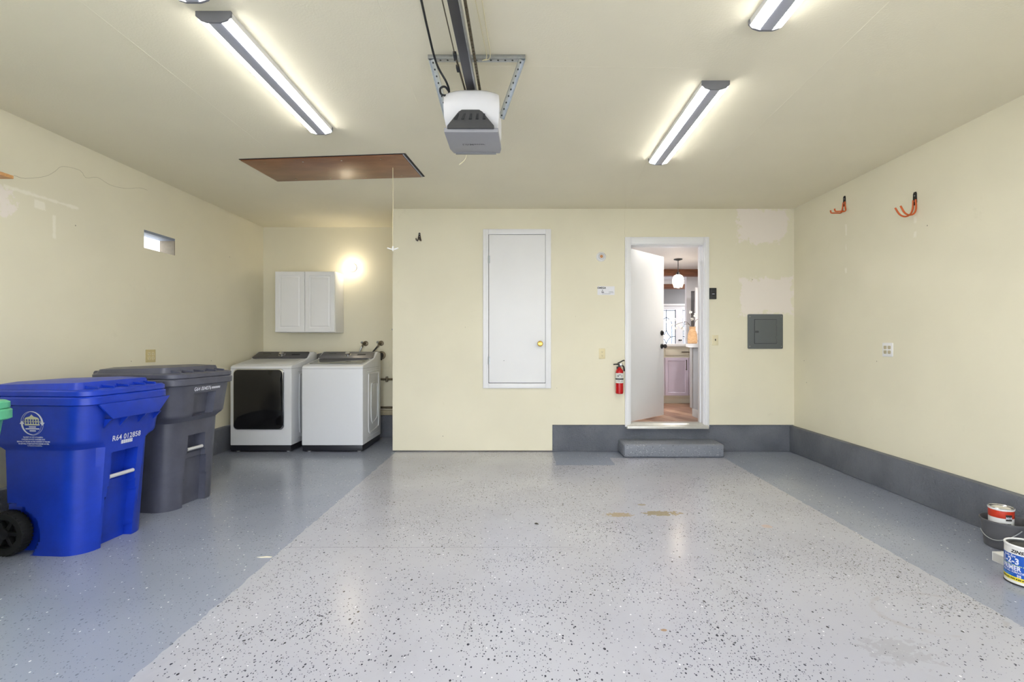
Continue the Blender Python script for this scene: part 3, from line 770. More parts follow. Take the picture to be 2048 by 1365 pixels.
# taps, drain and pipes in the alcove
def tap(x, z, label, hose, hosepts):
    t = thing('hose_tap', label, 'tap', (x, ALC, z))
    b = nb(); lathe(b, [(.034, 0), (.033, .006), (.018, .012)], 20, Matrix.Rotation(R(90), 4, 'X')); part('escutcheon', b, MT['old_brass'], t)
    b = nb(); rod(b, (0, 0, 0), (-.012, -.05, 0), .012, 10); rod(b, (-.012, -.05, .012), (-.03, -.06, -.05), .011, 10); rod(b, (-.012, -.05, 0), (-.022, -.075, .012), .009, 8); part('valve', b, MT['old_brass'], t)
    b = nb(); rod(b, (-.022, -.075, .012), (-.026, -.083, .016), .016, 10); part('tap_handle', b, MT['steel'], t)
    b = nb(); tube(b, hosepts, .011, 10, 6); part('hose', b, hose, t)
tap(-2.03, 1.213, 'wall tap with a braided hose behind the washing machine', MT['steel'], [(-.03, -.06, -.04), (-.05, -.075, -.10), (-.06, -.12, -.2), (-.06, -.17, -.32)])
tap(-1.828, 1.216, 'wall tap with a black rubber hose beside the drain pipe', MT['black_plastic'], [(-.03, -.06, -.04), (-.08, -.09, -.11), (-.12, -.11, -.17), (-.14, -.13, -.22)])
dr = thing('drain_pipe', 'dark waste pipe elbow with a corrugated hose in the wall', 'pipe', (-1.825, ALC, 1.06))
b = nb(); lathe(b, [(.055, 0), (.052, .012), (.03, .018)], 22, Matrix.Rotation(R(90), 4, 'X')); part('collar', b, MT['old_brass'], dr)
b = nb(); rod(b, (0, 0, 0), (-.01, -.07, .0), .034, 14); rod(b, (0.005, -.055, .035), (-.005, -.06, -.06), .028, 14); part('elbow', b, MT['dark_plastic'], dr)
b = nb(); tube(b, [(-.01, -.06, .03), (-.03, -.08, .035), (-.06, -.10, .03), (-.08, -.13, -.02)], lambda f: .017+.002*math.sin(f*90), 12, 12); part('hose', b, simple('hose_grey', (92, 94, 92), .6), dr)
gp = thing('gas_pipe', 'thin horizontal pipe clamped to the alcove wall', 'pipe', (-1.75, ALC, .75))
b = nb(); rod(b, (-.85, -.022, 0), (.305, -.022, 0), .013, 12); part('pipe', b, MT['old_brass'], gp)
b = nb(); box(b, -.012, .012, -.04, 0, -.035, .035, .003); part('clamp', b, MT['old_brass'], gp)
b = nb(); rod(b, (-2.6, ALC-.025, .385), (JOG-.013, ALC-.025, .385), .014, 12); solo('water_pipe', b, MT['old_brass'], 'dark pipe running above the timber sill in the alcove', 'pipe')
b = nb(); box(b, -1.79, -1.725, ALC-.006, ALC+.001, .88, .99, .002); solo('blank_plate', b, M_alc, 'cream painted blank cover plate below the drain pipe', 'cover plate')
hk = thing('peg_hook', 'small metal peg on the alcove corner', 'hook', (JOG-.012, BACK+.05, 1.373))
b = nb(); lathe(b, [(.014, 0), (.012, .004)], 12, Matrix.Rotation(R(-90), 4, 'Y')); part('plate', b, MT['steel'], hk)
b = nb(); tube(b, [(-.003, 0, 0), (-.014, 0, -.008), (-.018, 0, .006)], .005, 8, 4); part('peg', b, MT['steel'], hk)

# ------------------------------------------------------------------ wall cabinet
CX0, CX1, CZ0, CZ1, CYF = -3.056, -2.315, 1.352, 2.107, 6.12
wc = thing('wall_cabinet', 'white two-door wall cabinet above the dryer', 'cabinet', (CX0, CYF, CZ0)); cw2, ch2 = CX1-CX0, CZ1-CZ0
b = nb(); box(b, 0, cw2, .02, ALC-CYF, 0, ch2, .002); part('carcass', b, MT['white_trim'], wc)
for i in range(2):
    x0 = .002+i*(cw2/2); x1 = x0+cw2/2-.005
    b = nb(); hx = (x1-x0)/2; hz = ch2/2-.003; cx = (x0+x1)/2; cz = ch2/2
    rings = []
    for ins, y in ((0, .018), (0, .004), (.004, 0), (.050, 0), (.054, .008), (.064, .009), (.078, .003)):
        rings.append([(cx+sx*(hx-ins), y, cz+sz*(hz-ins)) for sx, sz in ((-1, -1), (1, -1), (1, 1), (-1, 1))])
    loft(b, rings); part('door', b, MT['white_door'], wc, sharp=10)

# bare bulb and empty lampholder
lb = thing('bulb_lampholder', 'porcelain lampholder with a lit bulb above the wall cabinet', 'lamp', (-2.20, ALC, 2.20))
m4 = Matrix.Rotation(R(90), 4, 'X')
b = nb(); lathe(b, [(.055, 0), (.055, .012), (.04, .028), (.026, .034), (.024, .055)], 26, m4); part('lampholder', b, MT['white_plastic'], lb)
b = nb(); lathe(b, [(.014, .05), (.016, .068), (.028, .09), (.032, .108), (.027, .128), (.012, .14), (.001, .142)], 22, m4); part('bulb', b, emitter('warm_bulb', (1.0, .87, .66, 1), BULB_LIGHT*2), lb, 'glowing bulb')
el = thing('empty_lampholder', 'round white lampholder without a bulb above the paper card', 'lampholder', (.886, BACK, 2.185))
b = nb(); lathe(b, [(.054, 0), (.054, .010), (.042, .024), (.030, .03)], 26, m4); part('base', b, MT['white_plastic'], el)
b = nb(); lathe(b, [(.034, .022), (.034, .03), (.026, .03), (.024, .018)], 20, m4); part('socket_ring', b, MT['steel'], el)
b = nb(); lathe(b, [(.02, .02), (.018, .032), (.006, .033)], 16, m4); part('socket', b, simple('copper_contact', (150, 104, 62), .35, .6), el)

# ------------------------------------------------------------------ small wall fittings
def outlet(label, loc, rz, gangs, mat, slotmat, face=None):
    t = thing('wall_outlet', label, 'outlet', loc, rz, 'power outlets'); wd = .07 if gangs == 1 else .115
    b = nb(); box(b, -wd/2, wd/2, -.006, .001, -.0575, .0575, .003); part('cover_plate', b, mat, t)
    for g in range(gangs):
        gx = 0 if gangs == 1 else (-.023+.046*g)
        for s in (-1, 1):
            b = nb(); prism(b, rrect(.0165, .0145, .008, 4, gx, s*.0195), -.0085, -.005, 'y'); rc = part('receptacle', b, face or mat, t)
            b = nb(); cz = s*.0195
            box(b, gx-.0075, gx-.0055, -.009, -.008, cz-.001, cz+.008); box(b, gx+.0055, gx+.0075, -.009, -.008, cz-.001, cz+.008)
            lathe(b, [(.0028, 0), (.0028, .001)], 8, Matrix.Translation((gx, -.008, cz-.0075))@m4); part('slots', b, slotmat, rc)
    return t
outlet('single ivory power outlet between closet door and fire extinguisher', (.897, BACK, 1.098), 0, 1, MT['ivory'], MT['ink'])
outlet('square ivory four-socket outlet above the dark grey bin', (LX, 4.475, 1.10), R(90), 2, simple('yellowed_ivory', (206, 190, 140), .4), MT['ink'], MT['ivory'])
outlet('square white four-socket outlet on the wall with orange hooks', (RX, 4.125, 1.16), R(-90), 2, MT['white_plastic'], MT['ink'], simple('tan_socket', (196, 186, 158), .4))
sw = thing('light_switch', 'cream light switch plate between house door and electrical panel', 'switch', (2.165, BACK, 1.249))
b = nb(); box(b, -.035, .035, -.006, .001, -.0575, .0575, .003); part('cover_plate', b, simple('cream_plate', (230, 220, 186), .4), sw)
b = nb(); box(b, -.004, .004, -.016, -.004, -.004, .014, .001, rot=(R(-20), 0, 0)); part('toggle', b, MT['ink'], sw)
kp = thing('wall_keypad', 'small black opener keypad beside the house door frame', 'keypad', (2.135, BACK, 1.772))
b = nb(); box(b, -.038, .038, -.022, .001, -.062, .062, .004); part('case', b, MT['black_plastic'], kp)
for z0, z1, m_ in ((.012, .05, 'dark_plastic'), (-.02, .006, 'dark_plastic'), (-.054, -.028, 'dark_plastic')):
    b = nb(); box(b, -.03, .03, -.026, -.02, z0, z1, .003); part('button', b, MT[m_], kp)
b = nb(); box(b, -.012, .014, -.0275, -.025, -.008, -.004); part('button_mark', b, MT['white_ink'], kp)
cd = thing('paper_card', 'white printed card pinned below the empty lampholder', 'card', (.942, BACK, 1.806))
b = nb(); box(b, -.096, .096, -.0015, .0005, -.048, .048); part('sheet', b, simple('card_white', (232, 232, 236), .6, var=.02), cd)
b = nb(); text(b, 'OMEGA', .026, lambda u, v: (-.05+u, -.002, .03+v), .0012)
rod(b, (-.04, -.002, .014), (-.04, -.002, -.004), .0016, 6); torus(b, .008, .002, Matrix.Translation((-.04, -.002, -.012))@m4, 14, 5); box(b, -.05, -.022, -.0022, -.0015, -.024, -.018)
for z, x0, x1 in ((-.012, .03, .08), (-.024, .03, .086), (-.036, -.045, .05)): box(b, x0, x1, -.0019, -.0015, z-.0012, z+.0012)
part('lettering', b, MT['ink'], cd)
ep = thing('electrical_panel', 'grey steel electrical panel cover on the patched wall', 'electrical panel', (2.724, BACK, 1.347))
b = nb(); prism(b, rrect(.196, .194, .012, 3), -.012, .001, 'y', .003); part('cover', b, MT['panel_grey'], ep)
b = nb(); box(b, -.125, .125, -.0125, -.0115, -.137, .137); part('door_gap', b, MT['ink'], ep)
b = nb(); box(b, -.121, .121, -.0165, -.012, -.133, .133, .002); dr_ = part('panel_door', b, MT['panel_grey'], ep)
b = nb(); prism(b, rrect(.02, .012, .006, 3, -.098, -.003), -.0185, -.015, 'y', .001); part('latch', b, simple('latch_dark', (64, 68, 70), .5), dr_)
for z in (.075, -.065):
    b = nb(); box(b, .112, .122, -.0185, -.0155, z-.014, z+.014, .001); part('hinge', b, MT['panel_grey'], dr_)
for sx in (-1, 1):
    for sz in (-1, 1):
        b = nb(); lathe(b, [(.006, 0), (.005, .003)], 10, Matrix.Translation((sx*.176, -.012, sz*.166))@m4); part('screw', b, MT['chrome'], ep)

# fire extinguisher
fx = thing('fire_extinguisher', 'red fire extinguisher hung beside the house door frame', 'fire extinguisher', (1.082, BACK-.055, .655))
b = nb(); lathe(b, [(.034, 0), (.0415, .006), (.0425, .02), (.0425, .235), (.040, .255), (.030, .272), (.018, .283), (.016, .295)], 28); part('cylinder', b, MT['red'], fx)
b = nb(); lathe(b, [(.0428, .12), (.0430, .121), (.0430, .229), (.0428, .23)], 28, None, False); lbm = part('label_band', b, simple('label_white', (226, 224, 220), .5, var=.05), fx)
b = nb()
def cyl(u, v, r=.0433, th=-95): a = R(th)+u/r; return (r*math.cos(a), r*math.sin(a), v)
for v, u0, u1, h, n in ((.217, -.02, .02, .008, 4), (.205, -.03, .03, .004, 9), (.196, -.03, -.006, .010, 3), (.196, .008, .03, .007, 3), (.184, -.03, .03, .003, 9), (.145, -.028, .0, .008, 3), (.142, .01, .03, .005, 3), (.131, -.03, .03, .003, 8)): dashes(b, cyl, u0, u1, v, h, n)
part('lettering', b, MT['ink'], lbm)
b = nb(); lathe(b, [(.0436, .158), (.0445, .159), (.0445, .172), (.0436, .173)], 28, None, False); box(b, -.012, .012, .03, .056, .155, .176); part('strap', b, MT['black_plastic'], fx)
b = nb(); rod(b, (0, 0, .29), (0, 0, .325), .013, 14); box(b, -.014, .014, -.012, .012, .31, .33, .003); part('valve', b, MT['dark_plastic'], fx)
b = nb(); tube(b, [(0, 0, .325), (-.03, -.004, .328), (-.068, -.006, .325)], .007, 8, 4); tube(b, [(-.02, 0, .338), (.01, -.002, .352), (.04, -.002, .368), (.056, -.002, .368)], .0065, 8, 4); part('lever', b, MT['black_plastic'], fx)
b = nb(); lathe(b, [(.017, 0), (.017, .014), (.013, .016)], 18, Matrix.Translation((.016, -.012, .324))@m4); part('gauge', b, MT['chrome'], fx)
b = nb(); tube(b, [(.028, -.004, .318), (.044, -.006, .30), (.05, -.006, .275), (.052, -.006, .25)], .008, 8, 4); part('nozzle', b, MT['black_plastic'], fx)
b = nb(); box(b, -.022, .022, .043, .056, .06, .30, .002); part('bracket', b, MT['dark_plastic'], fx)

# wall hooks
def jhook(label, loc, rz, round_, col, sz=1.0, reach=.14, group='double J hooks'):
    t = thing('double_hook', label, 'hook', loc, rz, group)
    b = nb(); prism(b, [(-.014*sz, 0), (.014*sz, 0), (.019*sz, .02*sz), (.017*sz, .085*sz), (.010*sz, .098*sz), (-.010*sz, .098*sz), (-.017*sz, .085*sz), (-.019*sz, .02*sz)], -.004, .0, 'y', .001)
    part('plate', b, MT['black_plastic'], t)
    for z in (.03, .07):
        b = nb(); lathe(b, [(.005, 0), (.004, .003)], 8, Matrix.Translation((0, -.004, z*sz))@m4); part('screw', b, MT['steel'], t)
    for s in (-1, 1):
        x0, x1 = s*.012*sz, s*.03*sz
        if round_: pts = [(x0, -.006, .04*sz), (s*.016*sz, -.007, -.02*sz), (s*.02*sz, -.022, -.062*sz), (s*.022*sz, -.06, -.078*sz), (s*.024*sz, -.10, -.062*sz), (s*.026*sz, -reach, -.012*sz)]
        else: pts = [(x0, -.006, .04*sz), (s*.02*sz, -.007, -.01*sz), (x1, -.010, -.045*sz), (x1, -.022, -.055*sz), (x1, -reach*.5, -.055*sz), (x1, -reach*.92, -.055*sz), (x1, -reach, -.048*sz), (x1, -reach-.004, -.03*sz)]
        b = nb(); tube(b, pts, .0062, 8, 6); part('hook_arm', b, col, t)
    return t
jhook('flat-armed orange double hook nearer the electrical panel', (RX, 4.68, 2.51), R(-90), False, MT['orange'], 1.0, .11)
jhook('round orange double J hook above the white four-socket outlet', (RX, 3.84, 2.285), R(-90), True, MT['orange'], 1.05, .135)
jhook('small black double hook between the alcove corner and closet door', (-1.149, BACK, 2.395), 0, False, simple('dark_rubber', (58, 46, 38), .5), .62, .09)

# shelf on the wall
sh = thing('wall_shelf', 'pine shelf board fixed high above the green bin', 'shelf', (LX, 2.2, 2.222))
b = nb(); box(b, 0, .30, -1.2, .78, -.02, 0, .002); part('board', b, MT['pine'], sh)
for y in (-.9, .25):
    b = nb(); box(b, 0, .004, y-.012, y+.012, -.2, -.02); box(b, 0, .22, y-.012, y+.012, -.024, -.02); tube(b, [(.01, y, -.17), (.18, y, -.026)], .005, 6, 2); part('bracket', b, MT['steel'], sh)
b = nb(); box(b, .04, .27, -.95, .70, 0, .045, .004); solo('storage_board', b, MT['white_trim'], 'white boxed board lying on the pine shelf', 'board', loc=(LX, 2.2, 2.222))

# ------------------------------------------------------------------ paint corner
bk = thing('bucket', 'low dark grey plastic bucket with a wire bail by the curb', 'bucket', (2.884, 2.95, 0))
b = nb(); lathe(b, [(.092, 0), (.097, .004), (.113, .150), (.120, .152), (.120, .162), (.116, .163), (.109, .150), (.093, .008), (.001, .007)], 40); part('tub', b, simple('bucket_grey', (88, 88, 92), .45), bk)
b = nb(); pts = []
for i in range(11):
    a = R(150+i*11); f = i/10; zz = .09+.045*f*f-.045*math.sin(PI*f); rr_ = .101+zz*.1+.004; pts.append((rr_*math.cos(a), rr_*math.sin(a), zz))
tube(b, pts, .0028, 6, 4); part('bail', b, MT['steel'], bk)
def can_map(r, th0, z0): return lambda u, v: ((r+.0006)*math.cos(R(th0)+u/r), (r+.0006)*math.sin(R(th0)+u/r), z0+v)
pc1 = thing('paint_can', 'white and red paint can standing inside the grey bucket', 'paint can', (2.862, 2.957, .008))
r1 = .0575
b = nb(); lathe(b, [(r1-.004, 0), (r1, .004), (r1, .216), (r1+.003, .218), (r1+.003, .226), (r1-.004, .226)], 40, None, False); part('body', b, simple('can_white', (226, 226, 226), .4, var=.02), pc1)
b = nb(); lathe(b, [(r1+.0006, .172), (r1+.0008, .173), (r1+.0008, .214), (r1+.0006, .215)], 40, None, False); part('red_band', b, simple('band_red', (190, 52, 24), .4, var=.12, scale=18), pc1)
b = nb(); torus(b, r1-.003, .004, Matrix.Translation((0, 0, .227)), 40, 8); lathe(b, [(r1-.004, .218), (r1-.004, .224), (r1-.012, .224), (r1-.014, .219)], 40, None, False); part('rim_ring', b, MT['chrome'], pc1)
b = nb(); lathe(b, [(r1-.013, .216), (r1-.013, .222), (.001, .2215)], 36); part('can_lid', b, simple('lid_cream', (226, 220, 208), .45), pc1)
fm = can_map(r1, 262, 0); b = nb()
for k in range(8):
    u0_, u1 = -.016+k*.004, -.012+k*.004; flat(b, [(u0_, .160), (u1, .160), (u1, .196), (u0_, .196)], lambda u, v: ((r1+.0012)*math.cos(R(262)+u/r1), (r1+.0012)*math.sin(R(262)+u/r1), v))
bx_ = part('name_block', b, simple('block_dark', (48, 44, 44), .5), pc1)
b = nb(); text(b, 'BEHR', .016, lambda u, v: ((r1+.0018)*math.cos(R(262)+u/r1), (r1+.0018)*math.sin(R(262)+u/r1), .176+v), .0006, sx=.78); part('lettering', b, MT['white_ink'], bx_)
b = nb()
for z, h in ((.142, .005), (.126, .0035)): dashes(b, fm, -.036, .012, z, h, 8)
for j in range(5):
    for i in range(6):
        u0_ = -.066+i*.008; flat(b, [(u0_, .105-j*.006), (u0_+.0062, .105-j*.006), (u0_+.0062, .107-j*.006), (u0_, .107-j*.006)], fm)
part('small_print', b, MT['ink'], pc1)
b = nb(); cpt = [(.006*math.cos(2*PI*i/12)*1.2+.005, .097+.0085*math.sin(2*PI*i/12)) for i in range(12)]; flat(b, cpt, fm); part('green_badge', b, simple('badge_green', (150, 170, 70), .5), pc1)

bx1 = thing('white_box', 'small low white cardboard box between the bucket and the blue-label can', 'box', (2.73, 2.70, 0))
b = nb(); box(b, -.105, .095, -.06, .065, 0, .05, .0015); part('carton', b, simple('carton_white', (232, 232, 230), .6, var=.03), bx1)
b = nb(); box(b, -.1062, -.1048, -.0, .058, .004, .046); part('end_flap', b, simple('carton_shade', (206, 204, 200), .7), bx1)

pc2 = thing('primer_can', 'blue and yellow label primer can with a black lid by the white box', 'paint can', (2.553, 2.502, 0))
r2 = .084
b = nb(); lathe(b, [(r2-.003, 0), (r2+.002, .001), (r2+.002, .006), (r2, .008), (r2, .185), (r2+.002, .187), (r2+.002, .193), (r2-.004, .193)], 48, None, False); part('body', b, simple('can_offwhite', (228, 226, 222), .4, var=.03), pc2)
b = nb(); lathe(b, [(r2+.0005, .040), (r2+.0007, .041), (r2+.0007, .150), (r2+.0005, .151)], 48, None, False); bl = part('blue_label', b, simple('label_blue', (24, 84, 178), .35, var=.12, scale=14), pc2)
b = nb(); lathe(b, [(r2+.0007, .022), (r2+.0009, .0225), (r2+.0009, .040), (r2+.0007, .0405)], 48, None, False); yl = part('yellow_band', b, simple('label_yellow', (232, 212, 44), .4), pc2)
b = nb(); lathe(b, [(r2-.002, .0), (r2+.0028, .0005), (r2+.0028, .007), (r2+.0015, .008)], 48, None, False); part('base_ring', b, MT['dark_plastic'], pc2)
b = nb(); torus(b, r2-.002, .0045, Matrix.Translation((0, 0, .194)), 44, 8); part('rim_ring', b, MT['white_plastic'], pc2)
b = nb(); lathe(b, [(r2-.005, .180), (r2-.006, .190), (r2-.014, .190), (r2-.018, .183), (.06, .184), (.045, .187), (.001, .187)], 44); part('can_lid', b, simple('lid_black', (48, 48, 48), .5, var=.3, scale=14), pc2, 'black lid')
def cm(th, z, rr=.0014): return lambda u, v: ((r2+rr)*math.cos(R(th)+u/r2), (r2+rr)*math.sin(R(th)+u/r2), z+v)
b = nb(); text(b, 'ZINSSER', .021, lambda u, v: cm(212, .166)(u+v*.25, v), .0009); part('lettering', b, MT['ink'], pc2)
b = nb(); text(b, 'Bulls Eye', .015, lambda u, v: cm(177, .142)(u+v*.2, v), .0004); text(b, '1-2-3', .040, cm(178, .118), .0016, sx=.88)
text(b, 'PRIMER', .031, cm(180, .083), .0011, sx=.82); text(b, 'FOR ALL SURFACES', .0125, cm(186, .064), .0004, sx=.9); text(b, '35', .016, cm(205, .0475), .0008); part('lettering', b, MT['white_ink'], bl)
b = nb()
dashes(b, cm(186, .0985), -.06, .05, 0, .004, 14)
part('small_print', b, simple('ink_pale_green', (190, 214, 150), .5), bl)
b = nb()
for u0_, u1, z in ((-.05, .02, .0515), (-.05, .0, .0475), (-.05, .01, .0435)):
    n = 8
    for k in range(n): a0, a1 = u0_+(u1-u0_)*k/n, u0_+(u1-u0_)*(k+1)/n; flat(b, [(a0, -.0012), (a1, -.0012), (a1, .0012), (a0, .0012)], cm(176, z, .0012))
part('small_print', b, simple('ink_light_blue', (96, 160, 220), .5), bl)
b = nb(); dashes(b, cm(192, .031, .0016), -.07, .07, 0, .006, 18); part('lettering', b, MT['ink'], yl)
b = nb(); flat(b, [(.03, .045), (.055, .045), (.055, .07), (.045, .07)], cm(225, 0, .0012)); part('corner_flash', b, simple('flash_grey', (196, 206, 190), .5), bl)

# ------------------------------------------------------------------ kitchen beyond the door
KF, KX0, KX1, KY0, KY1 = CURB, -1.30, 6.4, BACK+TH, 12.5
M_kw = simple('kitchen_white', (228, 229, 234), .6, var=.02, scale=2); M_kc = simple('kitchen_ceiling', (238, 238, 238), .7, var=.02)
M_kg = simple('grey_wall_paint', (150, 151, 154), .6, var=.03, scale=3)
b = nb(); box(b, KX0, KX1, KY0, KY1, KF-.12, KF-.014); kfl = struct('floor_kitchen', b, simple('subfloor', (120, 92, 76), .7), 'wood plank kitchen floor')
PL = [simple('plank_a', (160, 124, 102), .45, var=.2, scale=8), simple('plank_b', (144, 108, 88), .45, var=.2, scale=8), simple('plank_c', (176, 142, 118), .45, var=.18, scale=8)]
ang = R(20); cnt = 0
for i in range(-4, 16):
    for j in range(-1, 3):
        u0, v0 = .7+i*.14, 5.2+j*1.1+(i*.37 % 1.1)
        b = nb(); box(b, u0, u0+.138, v0, v0+1.098, KF-.014, KF-.002, .0015, seg=1)
        bmesh.ops.transform(b, matrix=Matrix.Translation((1.9, 6.3, 0))@Matrix.Rotation(ang, 4, 'Z')@Matrix.Translation((-1.9, -6.3, 0)), verts=b.verts)
        for co, no in (((0, KY0+.005, 0), (0, -1, 0)), ((0, 8.0, 0), (0, 1, 0)), ((.9, 0, 0), (-1, 0, 0)), ((3.2, 0, 0), (1, 0, 0))):
            bmesh.ops.bisect_plane(b, geom=b.verts[:]+b.edges[:]+b.faces[:], plane_co=co, plane_no=no, clear_outer=True)
        if len(b.faces) < 5: b.free(); continue
        bmesh.ops.holes_fill(b, edges=b.edges[:]); part('plank', b, PL[(i*2+j) % 3], kfl)
b = nb(); box(b, KX0, KX1, KY0, KY1, CEIL, CEIL+.1); struct('ceiling_kitchen', b, M_kc, 'white kitchen ceiling')
# unseen kitchen wall; its window is added to brighten the room with daylight
b = nb(); box(b, KX0-.1, KX0, ALC+TH, 7.0, 0, CEIL); box(b, KX0-.1, KX0, 11.6, KY1, 0, CEIL); box(b, KX0-.1, KX0, 7.0, 11.6, 0, 1.1); box(b, KX0-.1, KX0, 7.0, 11.6, 2.5, CEIL); box(b, KX0-.1, KX0, KY0, ALC+TH, 0, CEIL)
struct('wall_kitchen_window', b, M_kw, 'white kitchen wall with a wide window')
b = nb(); box(b, KX0-.06, KX0-.05, 7.0, 11.6, 1.1, 2.5); w1 = struct('window_1', b, glassy('window_glass', gloss=.06), 'wide clear kitchen window')
b = nb()
for y in (7.02, 8.55, 10.07, 11.56): box(b, KX0-.08, KX0-.03, y-.03, y+.03, 1.1, 2.5)
part('window_frame', b, MT['white_trim'], w1)
b = nb(); box(b, KX1, KX1+.1, KY0, KY1+.1, 0, CEIL); struct('wall_kitchen_side', b, M_kw, 'white wall on the far side of the kitchen')
b = nb(); box(b, RX+.3, KX1, KY0-.02, KY0+.1, 0, CEIL); struct('wall_kitchen_near', b, M_kw, 'white kitchen wall beside the garage')
# far wall: grey above, white below, with leaded glass
GX0, GX1, GX2, GX3, GZ0, GZ1 = 3.42, 3.885, 4.06, 4.42, 1.0, 2.07
b = nb(); box(b, KX0, KX1, KY1, KY1+.1, 2.2, CEIL); struct('wall_far_upper', b, M_kg, 'grey painted wall above the front door')
b = nb(); box(b, KX0, GX0, KY1, KY1+.1, KF, 2.2); box(b, GX3, KX1, KY1, KY1+.1, KF, 2.2); box(b, GX1, GX2, KY1, KY1+.1, KF, 2.2)
for g0, g1 in ((GX0, GX1), (GX2, GX3)): box(b, g0, g1, KY1, KY1+.1, KF, GZ0); box(b, g0, g1, KY1, KY1+.1, GZ1, 2.2)
struct('wall_far', b, M_kw, 'white panelled wall with leaded glass')
b = nb(); box(b, KX0, KX1, KY1-.03, KY1, 2.165, 2.215, .004); struct('trim_2', b, MT['white_trim'], 'white head trim over the leaded glass')
M_came = simple('lead_came', (46, 48, 56), .4, .5); M_lg = glassy('leaded_glass', (.86, .90, .97, 1), .12, .1)
for n_, (g0, g1) in enumerate(((GX0, GX1), (GX2, GX3))):
    b = nb(); box(b, g0, g1, KY1+.03, KY1+.036, GZ0, GZ1); wn = struct('window_%d' % (n_+2), b, M_lg, 'leaded glass window with arched tracery')
    cxg = (g0+g1)/2; yg = KY1+.026
    lines = [[(g0, GZ0), (g0, GZ1)], [(g1, GZ0), (g1, GZ1)], [(g0, GZ1-.02), (g1, GZ1-.02)], [(cxg, 1.87), (cxg, GZ1)],
             [(cxg-.14, GZ0), (cxg-.14, 1.66), (cxg-.10, 1.80), (cxg, 1.88)], [(cxg+.14, GZ0), (cxg+.14, 1.66), (cxg+.10, 1.80), (cxg, 1.88)],
             [(cxg, 1.55), (cxg+.04, 1.46), (cxg+.10, 1.38), (cxg+.04, 1.30), (cxg, 1.21)], [(cxg, 1.55), (cxg-.04, 1.46), (cxg-.10, 1.38), (cxg-.04, 1.30), (cxg, 1.21)],
             [(g0, 1.40), (cxg-.10, 1.38)], [(cxg+.10, 1.38), (g1, 1.40)], [(cxg, 1.55), (cxg, 1.88)]]
    for L in lines:
        b = nb(); tube(b, [(x, yg, z) for x, z in L], .016 if L[0][0] in (g0, g1) and len(L) == 2 and L[0][0] == L[1][0] else .010, 6, 5 if len(L) > 2 else 0); part('came', b, M_came, wn)
b = nb()
for x in (4.0, 4.045): lathe(b, [(.02, 0), (.018, .02)], 12, Matrix.Translation((x-.03, KY1, 1.30))@m4)
struct('trim_3', b, MT['black_plastic'], 'pair of dark round knobs between the leaded panes')
# white partition with a doorway, and the white door standing in it
b = nb(); PY = 10.4
box(b, 3.455, 3.55, PY, PY+.1, KF, CEIL); box(b, 3.64, 6.3, PY, PY+.1, KF, CEIL); box(b, 3.55, 3.64, PY, PY+.1, 2.32, CEIL); box(b, 3.55, 3.64, PY, PY+.1, KF, 1.2)
struct('wall_partition', b, M_kw, 'white partition wall with a narrow opening')
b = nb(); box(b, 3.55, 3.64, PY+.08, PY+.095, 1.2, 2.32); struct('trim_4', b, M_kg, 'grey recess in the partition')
d3 = bpy.data.objects.new('door_3', None); C.objects.link(d3); d3['kind'] = 'structure'; d3.location = (3.42, 9.75, KF); d3['label'] = 'white inner door with two dark knobs'
part('leaf', box(nb(), 0, .82, 0, .04, .01, 2.02, .003), MT['white_trim'], d3)
for z in (.965, 1.10):
    b = nb(); lathe(b, [(.03, 0), (.03, .012), (.024, .03)], 16, Matrix.Translation((.07, 0, z))@m4); part('door_knob', b, MT['black_plastic'], d3)
# beams
M_beam = wood('stained_beam', (112, 70, 48), (142, 92, 64), 5, .5, (1, 6, 6))
b = nb(); box(b, 1.0, 4.6, 10.05, 10.22, CEIL-.135, CEIL, .005); struct('trim_5', b, M_beam, 'brown wooden ceiling beam')
b = nb(); box(b, 1.0, 3.93, 11.8, 11.95, CEIL-.20, CEIL-.09, .005); struct('trim_6', b, M_beam, 'second brown wooden beam further back')
b = nb(); box(b, 1.0, 3.95, 11.79, 11.96, CEIL-.09, CEIL); struct('trim_7', b, M_kc, 'white bulkhead over the second beam')

# base cabinet with drawer and doors, worktop
M_lil_cast = simple('lilac_white_paint', (206, 194, 212), .45, var=.06, scale=5); M_crm_cast = simple('cream_paint', (214, 208, 192), .45, var=.04)  # lilac and cream casts of the mixed lighting put into the cabinet colours
bc = thing('base_cabinet', 'pale kitchen base cabinet with dark bar handles', 'cabinet', (1.35, 7.5, KF))
b = nb(); box(b, 0, 1.48, .02, .60, .10, .87); box(b, 0, 1.48, .07, .60, 0, .10); part('carcass', b, M_crm_cast, bc)
M_hd = simple('dark_bronze', (58, 44, 34), .35, .5)
def shaker(parent, x0, x1, z0, z1, mat, st=.045):
    b = nb(); cx, cz, hx, hz = (x0+x1)/2, (z0+z1)/2, (x1-x0)/2, (z1-z0)/2
    loft(b, [[(cx+sx*(hx-i), y, cz+sz*(hz-i)) for sx, sz in ((-1, -1), (1, -1), (1, 1), (-1, 1))] for i, y in ((0, .02), (0, .002), (.002, 0), (st, 0), (st+.006, .008))])
    return part('door', b, mat, parent, sharp=10)
def bar_handle(parent, p0, p1):
    b = nb(); p0, p1 = Vector(p0), Vector(p1); o = Vector((0, -.032, 0)); rod(b, p0, p0+o, .005, 8); rod(b, p1, p1+o, .005, 8); rod(b, p0+o+(p0-p1)*.06, p1+o+(p1-p0)*.06, .0065, 8); return part('handle', b, M_hd, parent, 'dark bronze bar handle')
dd = shaker(bc, .82, 1.172, .125, .70, M_lil_cast); bar_handle(dd, (1.135, 0, .52), (1.135, 0, .66))
dd = shaker(bc, 1.182, 1.47, .125, .70, M_lil_cast); bar_handle(dd, (1.215, 0, .52), (1.215, 0, .66))
dd = shaker(bc, .30, .81, .125, .70, M_lil_cast)
